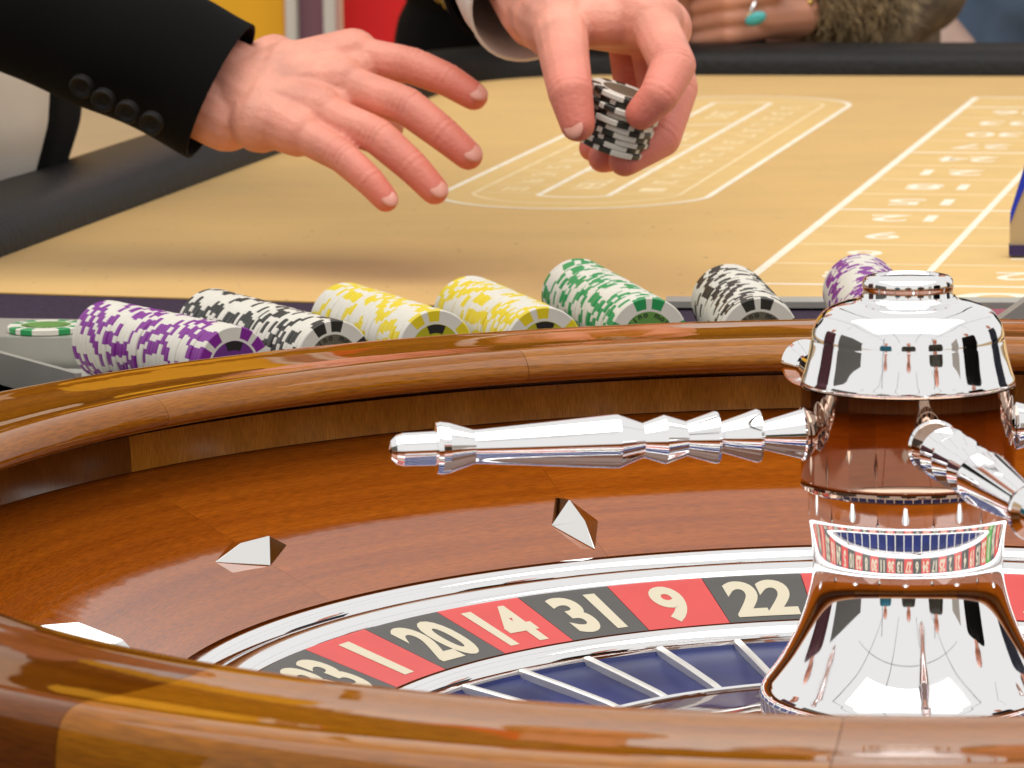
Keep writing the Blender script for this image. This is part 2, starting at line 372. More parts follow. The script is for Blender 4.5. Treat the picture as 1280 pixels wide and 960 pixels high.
# printed layout: pale cells, white lines, rotated numerals
RH, CW = 0.097, 0.1009
z1, z2, z3 = ZT + 0.00004, ZT + 0.00009, ZT + 0.00014
for c in range(3):
    for r in range(13):
        q = [T(r * RH, c * CW), T((r + 1) * RH, c * CW), T((r + 1) * RH, (c + 1) * CW), T(r * RH, (c + 1) * CW)]
        tpart(link('layout_cell', mesh('layout_cell', [(x, y, z1) for x, y in q], [(0, 1, 2, 3)], M_CELL, None, False), table))
q = [T(0, 0), T(-0.06, 0), T(-0.093, 0.06), T(-0.093, 3 * CW - 0.06), T(-0.06, 3 * CW), T(0, 3 * CW)]
tpart(link('layout_cell', mesh('layout_cell', [(x, y, z1) for x, y in q], [tuple(range(6))], M_CELL, None, False), table))
for r in range(14):
    w = 0.0060 if r in (0, 4, 8, 12, 13) else 0.0042
    tpart(ribbon('layout_line', [T(r * RH, 0), T(r * RH, 3 * CW)], w, z2, M_LINE if w > 0.005 else M_LINE2, table))
for c in range(4):
    tpart(ribbon('layout_line', [T(-0.06 if c in (0, 3) else 0, c * CW), T(13 * RH, c * CW)], 0.0058 if c in (0, 3) else 0.0048, z3, M_LINE, table))
tpart(ribbon('layout_line', [T(-0.06, 0), T(-0.093, 0.06), T(-0.093, 3 * CW - 0.06), T(-0.06, 3 * CW)], 0.005, z2, M_LINE, table))
MT = Matrix(((-UY, -UX, 0, 0), (UX, -UY, 0, 0), (0, 0, 1, 0), (0, 0, 0, 1)))   # text read from the far side of the table
def felt_text(s, u, v, w, h, m=M_LINE, rot=0.0, z=z2):
    x, y = T(u, v)
    return tpart(text_obj('layout_number', s, Matrix.Translation((x, y, z)) @ MT @ Matrix.Rotation(rot, 4, 'Z'), w, h, m, table, 0.012))
for r in range(12):
    for c in range(3):
        num = str(3 * r + 3 - c)
        felt_text(num, (r + 0.5) * RH, (c + 0.5) * CW, 0.044 if len(num) > 1 else 0.022, 0.036)
felt_text('0', -0.052, 1.5 * CW, 0.05, 0.05)
felt_text('01', 13 * RH + 0.11, 0.085, 0.05, 0.03, M_LINE2)
# call-bet racetrack
VA, VB, U0, U1 = -0.289, -0.0986, 0.452, 1.185
def track(v0, v1, u0, u1, b0, b1):
    p = []; vm = (v0 + v1) / 2; hw = (v1 - v0) / 2
    for i in range(25):
        s = -math.cos(PI * i / 24); p.append((u1 + b1 * (1 - abs(s) ** 2.2) ** 0.48, vm + hw * s))
    for i in range(25):
        s = math.cos(PI * i / 24); p.append((u0 - b0 * (1 - abs(s) ** 2.2) ** 0.7, vm + hw * s))
    return [T(*q) for q in p]
o_ = track(VA, VB, U0, U1 - 0.02, 0.078, 0.092)
tpart(link('layout_cell', mesh('layout_cell', [(x, y, z1) for x, y in o_], [tuple(range(len(o_)))], M_CELL, None, False), table))
tpart(ribbon('layout_line', o_, 0.0045, z3, M_LINE, table, True))
tpart(ribbon('layout_line', track(VA + 0.022, VB - 0.022, U0 + 0.015, U1 - 0.015, 0.06, 0.055), 0.0025, z2, M_LINE2, table, True))
tpart(ribbon('layout_line', track(-0.2185, -0.169, U0 + 0.005, U1 + 0.005, 0.010, 0.010), 0.0042, z2, M_LINE, table, True))
for u in (0.62, 0.80, 0.98): tpart(ribbon('layout_line', [T(u, -0.2185), T(u + 0.02, -0.169)], 0.004, z3, M_LINE, table))
for s in ((VA + 0.022, -0.2185), (-0.169, VB - 0.022)):
    for i in range(15):
        u = U0 + 0.02 + i * 0.05; tpart(ribbon('layout_line', [T(u, s[0]), T(u, s[1])], 0.0018, z2, M_LINE2, table))
ORDER = [1, 20, 14, 31, 9, 22, 18, 29, 7, 28, 12, 35, 3, 26, 0, 32, 15, 19, 4, 21, 2, 25, 17, 34, 6, 27, 13, 36, 11, 30, 8, 23, 10, 5, 24, 16, 33]
REDS = {1, 3, 5, 7, 9, 12, 14, 16, 18, 19, 21, 23, 25, 27, 30, 32, 34, 36}
for i in range(14):
    felt_text(str(ORDER[i]), U0 + 0.045 + i * 0.05, -0.145, 0.022, 0.018, M_LINE2, PI / 2)
    felt_text(str(ORDER[-1 - i]), U0 + 0.045 + i * 0.05, -0.243, 0.022, 0.018, M_LINE2, -PI / 2)
for u in (0.53, 0.71, 0.89, 1.08): felt_text('ORPH' if u in (0.71,) else 'TIER' if u == 0.53 else 'SERIE' if u == 0.89 else 'ZERO', u, -0.194, 0.07, 0.02, M_LINE2, PI / 2)

# ------------------------------------------------------------------ roulette bowl (fixed part of the wheel)
bowl = tag(empty('roulette_bowl', (0, 0, -0.07)), 'polished wooden roulette wheel bowl with veneered rim and chrome diamond deflectors', 'roulette wheel')
def bp(o, col=(1, 1, 1, 1)):
    o.location = (0, 0, 0.07); o.color = col; return o
RIM = bez([(0.4465, -0.02), (0.4485, 0.03), (0.4487, 0.064), (0.4472, 0.0770), (0.4435, 0.0825), (0.4365, 0.0844), (0.4220, 0.0838), (0.4050, 0.0833), (0.3920, 0.0836), (0.3830, 0.0843), (0.3755, 0.0840), (0.3700, 0.0817), (0.3668, 0.0778), (0.3664, 0.0742), (0.3700, 0.0712), (0.3780, 0.0690), (0.3865, 0.0675), (0.3905, 0.0665)], 5)
RIM = RIM + [(0.400, 0.0660), (0.400, -0.02)]
tones = [(1.0, 1.0, 1.0), (0.90, 0.88, 0.85), (1.04, 1.02, 1.0), (0.95, 0.93, 0.92), (1.02, 1.0, 1.0), (0.50, 0.40, 0.36), (1.06, 1.08, 1.05), (0.96, 0.93, 0.9)]
J0 = math.radians(-57.3)
rt_ = {0: 0, 1: 6, 2: 2, 3: 0, 8: 6, 9: 5, 10: 1, 11: 3}
for i in range(12):
    a0 = J0 + i * PI / 6; g = 0.0003
    bp(link('rim_segment', lathe('rim_segment', RIM, M_RIM, a0 + g, a0 + PI / 6 - g, 30, 30, True), bowl), (*tones[rt_.get(i, i % 8)], 1))
TRK = [(0.399, 0.0652), (0.3912, 0.0652), (0.3906, 0.058), (0.3902, 0.0500), (0.399, 0.0500)]
JT = math.radians(-57.0)
tt = [(1.1, 1.1, 1.1), (1.0, 0.95, 0.9), (0.8, 0.75, 0.7), (1.05, 1.05, 1.0), (0.9, 0.9, 0.9), (0.38, 0.32, 0.3)]
for i in range(6):
    a0 = JT + i * PI / 3; g = 0.0003
    bp(link('track_panel', lathe('track_panel', TRK, M_TRACK, a0 + g, a0 + PI / 3 - g, 48, 30, True), bowl), (*tt[i], 1))
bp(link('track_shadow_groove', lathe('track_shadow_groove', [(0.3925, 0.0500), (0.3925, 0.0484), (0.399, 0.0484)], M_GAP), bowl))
APR = [(0.3918, 0.0495), (0.36, 0.0377), (0.32, 0.0227), (0.2790, 0.0073), (0.2790, -0.012), (0.3918, 0.02)]
at_ = [(1, 1, 1), (0.93, 0.92, 0.9), (1.06, 1.04, 1.0), (0.85, 0.8, 0.78), (1.0, 0.97, 0.95), (1.08, 1.08, 1.05)]
for i in range(12):
    a0 = math.radians(-57.3) + i * PI / 6; g = 0.0002
    bp(link('apron_segment', lathe('apron_segment', APR, M_APRON, a0 + g, a0 + PI / 6 - g, 24, 30, True), bowl), (*at_[(i * 5) % 6], 1))
bp(link('trim_ring', lathe('trim_ring', [(0.2788, 0.0066), (0.2782, 0.0078), (0.272, 0.0072), (0.2690, 0.0052), (0.2683, 0.0018), (0.2683, -0.02), (0.2788, -0.02)], M_CHROME, n=256, closed=True, sharp=50), bowl))
bp(link('bowl_base', lathe('bowl_base', [(0.0, -0.068), (0.30, -0.068), (0.43, -0.03), (0.443, -0.018), (0.43, -0.018), (0.28, -0.05), (0.0, -0.055)], M_CONE, n=128), bowl))
ths = math.atan2(0.049 - 0.0069, 0.39 - 0.278)
def cone_frame(a, r):
    z = 0.0069 + (r - 0.278) * math.tan(ths)
    er = Vector((math.sin(a) * math.cos(ths), math.cos(a) * math.cos(ths), math.sin(ths))); t = Vector((math.cos(a), -math.sin(a), 0)); nn = t.cross(er)
    return Vector((r * math.sin(a), r * math.cos(a), z)), t, er, nn
for i in range(12):
    a = math.radians(-57.6 + 29.6 * 0 + i * 30.0 - 0.0); rad = (i % 2 == 1)
    if i == 1: a = math.radians(-28.0)
    c, t, e, nn = cone_frame(a, 0.3065 if rad else 0.3205)
    ax, bx = (e, t) if rad else (t, e)
    Lh, Wh, hh = 0.0230, 0.0112, 0.0068
    P_ = [c + ax * Lh, c + bx * Wh, c - ax * Lh, c - bx * Wh, c + ax * Lh * 0.40 + nn * hh, c - ax * Lh * 0.40 + nn * hh]
    P_ = [q + nn * 0.0002 for q in P_]
    dm = mesh('deflector', P_, [(0, 1, 4), (1, 2, 5, 4), (2, 3, 5), (3, 0, 4, 5), (3, 2, 1, 0)], M_DEFL, None, False)
    bm = bmesh.new(); bm.from_mesh(dm); bmesh.ops.bevel(bm, geom=bm.edges[:], offset=0.0003, segments=2, affect='EDGES'); bm.to_mesh(dm); bm.free()
    bp(link('deflector', dm, bowl))

# ------------------------------------------------------------------ roulette rotor (turns): number ring, pockets, cone, turret
rotor = tag(empty('roulette_rotor', (0, 0, -0.05)), 'roulette rotor with red and black number ring, blue pockets and tall chrome turret', 'roulette rotor')
def rpx(o, parent=None):
    if parent is None: o.location = (0, 0, 0.05)
    return o
PH, DT = -1.1997, 2 * PI / 37
rpx(link('outer_ring', lathe('outer_ring', [(0.2668, -0.02), (0.2668, 0.0022), (0.2660, 0.0036), (0.2600, 0.0024), (0.2560, 0.0010), (0.2552, -0.0004), (0.2552, -0.02)], M_CHROME, n=256, closed=True, sharp=50), rotor))
rpx(link('gap_ring', lathe('gap_ring', [(0.2684, -0.006), (0.2666, -0.006)], M_GAP, n=128), rotor))
sl = math.atan2(0.012, 0.042)
def tile_mesh(i):
    a0, a1 = PH + i * DT + 0.0006, PH + (i + 1) * DT - 0.0006
    num = ORDER[i]; m = M_GREEN if num == 0 else M_RED if num in REDS else M_BLACK
    return lathe('number_tile', [(0.2550, 0.0), (0.2132, -0.01195), (0.2132, -0.02), (0.2550, -0.02)], m, a0, a1, 6, 30, True)
for i in range(37):
    tl = rpx(link('number_tile', tile_mesh(i), rotor))
    a = PH + (i + 0.5) * DT; t = Vector((math.cos(a), -math.sin(a), 0)); er = Vector((math.sin(a) * math.cos(sl), math.cos(a) * math.cos(sl), math.sin(sl))); nn = t.cross(er)
    c = Vector((0.2345 * math.sin(a), 0.2345 * math.cos(a), -0.0059)) + nn * 0.0001
    s = str(ORDER[i]); w = {1: 0.0075} .get(ORDER[i], 0.0148 if len(s) == 1 else (0.0255 if '1' in s and s != '11' else 0.021 if s == '11' else 0.0305))
    tv, tf, tw, th = text_mesh(s, 0.038); vv = []
    for q in tv:
        x, y = q.x * w * 0.93 / tw, q.y * 0.0325 / th; a_ = a + x / 0.2345; r_ = 0.2345 + y * math.cos(sl)
        vv.append((r_ * math.sin(a_), r_ * math.cos(a_), -0.0059 + y * math.sin(sl) + 0.00018))
    link('numeral', mesh('numeral', vv, tf, M_CREAM, None, False), tl)
rpx(link('inner_ring', lathe('inner_ring', [(0.2131, -0.02), (0.2131, -0.0112), (0.2120, -0.0108), (0.2075, -0.0130), (0.2056, -0.0148), (0.2050, -0.0175), (0.2050, -0.038), (0.2131, -0.038)], M_CHROME, n=256, closed=True, sharp=50), rotor))
for i in range(37):
    a0, a1 = PH + i * DT, PH + (i + 1) * DT
    rpx(link('pocket_floor', lathe('pocket_floor', [(0.2049, -0.0185), (0.2035, -0.0198), (0.19, -0.0216), (0.156, -0.0252), (0.1475, -0.0245), (0.1475, -0.034), (0.2049, -0.036)], M_POCKET, a0 + 0.001, a1 - 0.001, 6, 30, True), rotor))
    t = Vector((math.cos(a0), -math.sin(a0), 0)); e = Vector((math.sin(a0), math.cos(a0), 0)); z = Vector((0, 0, 1))
    def fp(r, w, h): return e * r + t * w + z * h
    w = 0.0017; P_ = []
    for r, h in ((0.2049, -0.0165), (0.180, -0.0192), (0.156, -0.0222), (0.1475, -0.0238)):
        P_ += [fp(r, -w, -0.034), fp(r, -w, h - 0.0006), fp(r, -w * 0.6, h), fp(r, w * 0.6, h), fp(r, w, h - 0.0006), fp(r, w, -0.034)]
    F_ = []
    for s in range(3):
        for k in range(5): F_.append((s * 6 + k, s * 6 + k + 1, s * 6 + 7 + k, s * 6 + 6 + k))
    F_ += [(0, 1, 2, 3, 4, 5), (23, 22, 21, 20, 19, 18)]
    rpx(link('fret', mesh('fret', P_, F_, M_FRET, None, False), rotor))
rpx(link('pocket_ring', lathe('pocket_ring', [(0.1474, -0.034), (0.1474, -0.0228), (0.1462, -0.0218), (0.1440, -0.0222), (0.1440, -0.034)], M_CHROME, n=192, closed=True, sharp=50), rotor))
cn = rpx(link('rotor_cone', lathe('rotor_cone', bez([(0.1439, -0.0228), (0.12, -0.0190), (0.09, -0.0135), (0.06, -0.0065), (0.045, -0.004), (0.0, -0.004)], 4), M_CONE, n=160), rotor))
# turned profile of the base: lean of the wall in degrees at each height, summed into radii
LEAN = [(0.0822, 0), (0.0745, 0), (0.072, 6), (0.0705, 12), (0.068, 10), (0.065, 7.5), (0.062, 5.5), (0.059, 3.5), (0.056, 1), (0.053, -2), (0.05, -6), (0.047, -10), (0.044, -13.5), (0.04, -16.5), (0.0364, -19), (0.03, -23.5), (0.0223, -29), (0.016, -35), (0.011, -39)]
base = [(0.0368, 0.0822)]; _r, _z, _k = 0.0368, 0.0822, 0
while _z > 0.0110:
    for (za, ta), (zb, tb) in zip(LEAN, LEAN[1:]):
        if zb <= _z <= za: _t = ta + (tb - ta) * (za - _z) / (za - zb)
    _r -= math.tan(math.radians(_t)) * 0.0001; _z -= 0.0001; _k += 1
    if _k % 8 == 0: base.append((_r, _z))
base = bez([(base[-1][0] + 0.0012, -0.008), (base[-1][0] + 0.0020, 0.0005), (base[-1][0] + 0.0021, 0.0070), base[-1]], 6)[:-1] + base[::-1]
rpx(link('turret_base', lathe('turret_base', base + [(0.03, 0.0822)], M_CHROME, n=160, sharp=50), rotor))
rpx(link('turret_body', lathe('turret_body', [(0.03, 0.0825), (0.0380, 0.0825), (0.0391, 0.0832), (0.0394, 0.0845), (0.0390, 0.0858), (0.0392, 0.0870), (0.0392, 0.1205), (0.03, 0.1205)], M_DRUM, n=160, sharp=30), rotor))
cap = bez([(0.0384, 0.1208), (0.0389, 0.1222), (0.0380, 0.1250), (0.0364, 0.1310), (0.0353, 0.1368)], 5) + bez([(0.0351, 0.1374), (0.0348, 0.1400), (0.0335, 0.1438), (0.0300, 0.1478), (0.0240, 0.1503), (0.0190, 0.1515), (0.0172, 0.1530)], 5)
rpx(link('turret_cap', lathe('turret_cap', [(0.02, 0.1208)] + cap, M_CHROME, n=160, sharp=24), rotor))
rpx(link('finial', lathe('finial', [(0.0168, 0.1528)] + bez([(0.0166, 0.1533), (0.0163, 0.1550), (0.0166, 0.1572), (0.0162, 0.1590), (0.0148, 0.1602), (0.0120, 0.1606)], 4) + [(0.0115, 0.1600), (0.0, 0.1603)], M_CHROME, n=96, sharp=40), rotor))
# handles: lathe along the arm; x = distance from the turret axis
HP = [(0.038, 0.0072), (0.0385, 0.0094), (0.0395, 0.0098), (0.0400, 0.0090), (0.0540, 0.0052), (0.0548, 0.0050), (0.0555, 0.0095), (0.0565, 0.0098), (0.0695, 0.0056), (0.0702, 0.0053), (0.0710, 0.0094), (0.0720, 0.0096), (0.0825, 0.0063), (0.0905, 0.0090), (0.0985, 0.0063), (0.1075, 0.0098), (0.1090, 0.0098), (0.1630, 0.0062), (0.1645, 0.0062), (0.1745, 0.0092), (0.1775, 0.0096), (0.1795, 0.0092), (0.1800, 0.0062), (0.1925, 0.0060), (0.1952, 0.0052), (0.1972, 0.0034), (0.1980, 0.0)]
HP = [(x if x < 0.109 else 0.109 + (x - 0.109) * 0.925, r) for x, r in HP]
al = math.radians(14.0)
for k in range(4):
    d = Vector((-math.cos(al), -math.sin(al), 0)); d.rotate(Quaternion((0, 0, 1), k * PI / 2)); sd = Vector((0, 0, 1)).cross(d); zz = Vector((0, 0, 1))
    v, f = [], []; n = 72
    for x, r in HP:
        for j in range(n):
            a = 2 * PI * j / n; v.append(d * x + (sd * math.cos(a) + zz * math.sin(a)) * max(r, 1e-5) + Vector((0, 0, 0.1035)))
    for q in range(len(HP) - 1):
        for j in range(n): f.append((q * n + j, q * n + (j + 1) % n, (q + 1) * n + (j + 1) % n, (q + 1) * n + j))
    rpx(link('handle', mesh('handle', v, f, M_CHROME, None, True, 8), rotor))

# ------------------------------------------------------------------ gaming chips
CR, CT = 0.0200, 0.0033
M_CW = mat('chip_white', (0.68, 0.65, 0.57, 1), 0.42, noise=(120, 0.03))
CHIPC = {'purple': ((0.20, 0.014, 0.25, 1), (0.14, 0.03, 0.20, 1)), 'black': ((0.022, 0.021, 0.016, 1), (0.12, 0.11, 0.075, 1)), 'yellow': ((0.70, 0.55, 0.012, 1), (0.42, 0.38, 0.015, 1)), 'green': ((0.015, 0.27, 0.075, 1), (0.12, 0.28, 0.06, 1))}
CM = {}
for k, (c1, c2) in CHIPC.items(): CM[k] = (mat('chip_' + k, c1, 0.4), mat('chip_inlay_' + k, c2, 0.35))
def spot(j, n):
    a = 360.0 * (j + 0.5) / n % 90
    return 12 <= a < 32 or 42 <= a < 62
def chip_mesh(colour):
    n = 72; rings = [(0.0, -CT / 2), (0.0130, -CT / 2), (0.0142, -CT / 2), (CR - 0.0006, -CT / 2), (CR, -CT / 2 + 0.0005), (CR, CT / 2 - 0.0005), (CR - 0.0006, CT / 2), (0.0142, CT / 2), (0.0130, CT / 2), (0.0, CT / 2)]
    v, f, mi = [], [], []
    for r, z in rings:
        for j in range(n):
            a = 2 * PI * j / n; v.append((r * math.cos(a), r * math.sin(a), z))
    for k in range(9):
        for j in range(n):
            q = (j + 1) % n
            if k == 0: f.append((n + j, n + q, j))
            elif k == 8: f.append((k * n + j, k * n + q, (k + 1) * n + j))
            else: f.append((k * n + j, k * n + q, (k + 1) * n + q, (k + 1) * n + j))
            mi.append(2 if k in (0, 8) else 0 if k in (1, 7) else 1 if spot(j, n) else 0)
    me = bpy.data.meshes.new('gaming_chip'); me.from_pydata(v, [], f)
    for m in (M_CW,) + CM[colour]: me.materials.append(m)
    bm = bmesh.new(); bm.from_mesh(me); bm.faces.ensure_lookup_table()
    for fc, k in zip(bm.faces, mi): fc.material_index = k
    bmesh.ops.remove_doubles(bm, verts=bm.verts, dist=1e-7); bmesh.ops.recalc_face_normals(bm, faces=bm.faces); bm.to_mesh(me); bm.free()
    me.shade_smooth(); me.set_sharp_from_angle(angle=math.radians(30))
    return me
CHIP = {k: chip_mesh(k) for k in CHIPC}
def chip(colour, mtx, label, group):
    o = link('gaming_chip', CHIP[colour]); o.matrix_world = mtx
    return tag(o, label, 'chip', group)
def arc_text(parent, s, r, h, m, a_mid):
    """lettering set on an arc on the chip face (+Z side)"""
    vv, ff = [], []; step = 0.27
    for i, ch in enumerate(s):
        if ch == ' ': continue
        a = a_mid - (i - (len(s) - 1) / 2) * step
        v, f, tw, th = text_mesh(ch, 0.03)
        b = len(vv); sc = h / 0.72; mx = Matrix.Rotation(a, 4, 'Z') @ Matrix.Translation((r, 0, CT / 2 + 0.00006)) @ Matrix.Rotation(-PI / 2, 4, 'Z')
        vv += [mx @ Vector((q.x * sc, q.y * sc, 0)) for q in v]; ff += [tuple(b + x for x in q) for q in f]
    return link('face_lettering', mesh('face_lettering', vv, ff, m, None, False), parent)
def wedge(parent, m, a0, a1, r0, r1):
    p = [(r0 * math.cos(a0 + (a1 - a0) * i / 6), r0 * math.sin(a0 + (a1 - a0) * i / 6)) for i in range(7)] + [(r1 * math.cos(a1 - (a1 - a0) * i / 6), r1 * math.sin(a1 - (a1 - a0) * i / 6)) for i in range(7)]
    return link('face_mark', mesh('face_mark', [(x, y, CT / 2 + 0.00006) for x, y in p], [tuple(range(14))], m, None, False), parent)
M_PRINT = mat('chip_print_black', (0.010, 0.009, 0.008, 1), 0.5)
def ordinal(k): return f'{k}' + ('th' if 10 <= k % 100 <= 20 else {1: 'st', 2: 'nd', 3: 'rd'}.get(k % 10, 'th'))
ROWS = [  # colour, front centre, back centre, face, where
    ('purple', (-0.3235, 0.4640), (-0.4015, 0.5565), 'mark', 'the leftmost row beside the steel tray', 'leftmost row of purple chips'),
    ('black', (-0.2780, 0.4840), (-0.3556, 0.6025), 'text', 'the row between purple and yellow', 'left row of black chips'),
    ('yellow', (-0.2325, 0.5210), (-0.2890, 0.6249), 'mark', 'the yellow row next to the black row', 'left row of yellow chips'),
    ('yellow', (-0.1795, 0.5318), (-0.2275, 0.6518), 'mark', 'the yellow row next to the green row', 'right row of yellow chips'),
    ('green', (-0.1295, 0.5651), (-0.1771, 0.7244), 'text', 'the green row lying behind the wheel', 'row of green chips'),
    ('black', (-0.0734, 0.5648), (-0.0940, 0.6975), 'text', 'the row right of the green chips', 'right row of black chips'),
    ('purple', (-0.0140, 0.5932), (-0.0257, 0.7422), 'mark', 'the row behind the chrome turret', 'purple chips behind the turret')]
ZC = ZT - 0.001 + CR + 0.0005
for colour, F_, B_, face, where, grp in ROWS:
    Fv = Vector((*F_, ZC)); Bv = Vector((*B_, ZC)); d = (Fv - Bv); Ln = d.length; d.normalize(); cnt = int(Ln / (CT + 0.00005)) + 1
    xa = Vector((0, 0, 1)); ya = d.cross(xa)
    a_prev = random.uniform(0, 6.28)
    for i in range(cnt):
        c = Fv - d * (i * (CT + 0.00005)) + Vector((0, 0, random.uniform(-1, 1) * 0.00012)) + ya * random.uniform(-1, 1) * 0.0006
        a = math.radians({'green': 38, 'black': 32, 'yellow': 20, 'purple': -10}[colour] + random.uniform(-6, 6)) if i == 0 else a_prev + random.gauss(0, 0.22) if random.random() < 0.72 else random.uniform(0, 6.28)
        a_prev = a
        mx = Matrix(((xa.x, ya.x, d.x, c.x), (xa.y, ya.y, d.y, c.y), (xa.z, ya.z, d.z, c.z), (0, 0, 0, 1))) @ Matrix.Rotation(-a, 4, 'Z')
        if i == 0:
            o = chip(colour, mx, f'front {colour} chip showing its face in {where}', grp)
            if face == 'text': arc_text(o, 'casino mobil', 0.0112, 0.0030, M_PRINT, a)
            else: wedge(o, M_PRINT, a - 0.55 + 0.1, a + 0.35, 0.0085, 0.0128)
        elif i == cnt - 1: chip(colour, mx, f'rearmost {colour} chip of {where}', grp)
        else: chip(colour, mx, f'{ordinal(i + 1)} {colour} chip from the front of {where}', grp)

# ------------------------------------------------------------------ steel chip trays
def wall(parent, a, b, z0, z1, th, m=M_STEEL, name='tray_wall'):
    a, b = Vector(a), Vector(b); d = (b - a).normalized(); nn = Vector((-d.y, d.x)) * th / 2
    return link(name, prism(name, [tuple(a + nn), tuple(b + nn), tuple(b - nn), tuple(a - nn)], z0, z1, m), parent)
ZD = ZT - 0.001
tray = tag(empty('chip_tray', (-0.45, 0.55, ZD)), 'open steel chip tray at the left edge, beside the purple chips', 'tray')
def trp(o, t):
    o.location = -t.location; return o
trp(wall(tray, (-0.62, 0.758), (-0.398, 0.4605), ZD, 0.0550, 0.0035), tray)
trp(wall(tray, (-0.62, 0.610), (-0.418, 0.592), ZD, 0.0535, 0.003), tray)
trp(link('tray_floor', prism('tray_floor', [(-0.62, 0.755), (-0.40, 0.463), (-0.405, 0.58), (-0.62, 0.60)], ZD + 0.0005, ZD + 0.002, M_STEEL), tray), tray)
trp(link('tray_ledge', prism('tray_ledge', [(-0.62, 0.612), (-0.418, 0.594), (-0.418, 0.66), (-0.62, 0.68)], 0.0520, 0.0535, M_STEEL), tray), tray)
trp(wall(tray, (-0.62, 0.68), (-0.418, 0.66), ZD, 0.0520, 0.003), tray)
gc = chip('green', Matrix.Translation((-0.4449, 0.6160, 0.0537 + CT / 2)) @ Matrix.Rotation(math.radians(200), 4, 'Z'), 'single green and white chip lying flat on the steel tray', None)
arc_text(gc, 'casino mobil', 0.0112, 0.0030, M_PRINT, 1.2)
tray2 = tag(empty('steel_edge_strip', (0.1, 0.83, ZD)), 'thin grey steel strip along the felt edge behind the chips', 'trim')
trp(link('strip', prism('strip', [(-0.135, 0.815), (0.30, 0.800), (0.30, 0.822), (-0.135, 0.837)], ZT + 0.0005, ZT + 0.004, M_STEEL), tray2), tray2)
tray3 = tag(empty('bent_steel_tray', (0.06, 0.68, ZD)), 'slanted steel tray corner right of the turret cap', 'tray')
trp(link('tray_side', mesh('tray_side', [(0.034, 0.70, ZD), (0.075, 0.70, ZD + 0.03), (0.16, 0.70, ZD + 0.03), (0.16, 0.70, ZD), (0.034, 0.72, ZD), (0.075, 0.72, ZD + 0.03), (0.16, 0.72, ZD + 0.03), (0.16, 0.72, ZD)], [(0, 1, 2, 3), (7, 6, 5, 4), (0, 4, 5, 1), (1, 5, 6, 2), (2, 6, 7, 3), (3, 7, 4, 0)], M_STEEL, None, False), tray3), tray3)
trp(link('tray_lining', prism('tray_lining', [(0.0, 0.725), (0.16, 0.725), (0.16, 0.79), (0.0, 0.79)], ZD + 0.001, ZD + 0.004, mat('rose_lining', (0.28, 0.06, 0.09, 1), 0.8)), tray3), tray3)

# ------------------------------------------------------------------ limits sign at the right edge
sg = tag(empty('table_sign', (0.12, 1.043, ZT)), 'pale table sign with blue corners and navy base at the right edge', 'sign')
def sgp(name, poly, y0, y1, m):
    n = len(poly); v = [(x, y0, z) for x, z in poly] + [(x, y1, z) for x, z in poly]
    f = [tuple(range(n)), tuple(range(n, 2 * n))[::-1]] + [(i, (i + 1) % n, n + (i + 1) % n, n + i) for i in range(n)]
    o = link(name, mesh(name, v, f, m, None, False), sg); o.location = -sg.location; return o
zz0 = ZT + 0.0015
sgp('face_panel', [(0.0615, zz0 + 0.006), (0.0615, zz0 + 0.021), (0.0622, zz0 + 0.027), (0.078, zz0 + 0.080), (0.16, zz0 + 0.080), (0.1758, zz0 + 0.027), (0.1765, zz0 + 0.021), (0.1765, zz0 + 0.006)], 1.043, 1.050, mat('sign_cream', (0.48, 0.36, 0.20, 1), 0.35))
M_BLUE = mat('sign_blue', (0.008, 0.035, 0.50, 1), 0.3)
for s in (0, 1):
    pts = [(0.0617, zz0 + 0.019), (0.0617, zz0 + 0.026), (0.0778, zz0 + 0.079), (0.0865, zz0 + 0.079), (0.066, zz0 + 0.031)]
    if s: pts = [(0.238 - x, z) for x, z in pts][::-1]
    sgp('blue_corner', pts, 1.0422, 1.0431, M_BLUE)
sgp('base_bar', [(0.0610, zz0), (0.177, zz0), (0.177, zz0 + 0.0062), (0.0610, zz0 + 0.0062)], 1.0405, 1.0525, mat('sign_navy', (0.025, 0.015, 0.10, 1), 0.3))

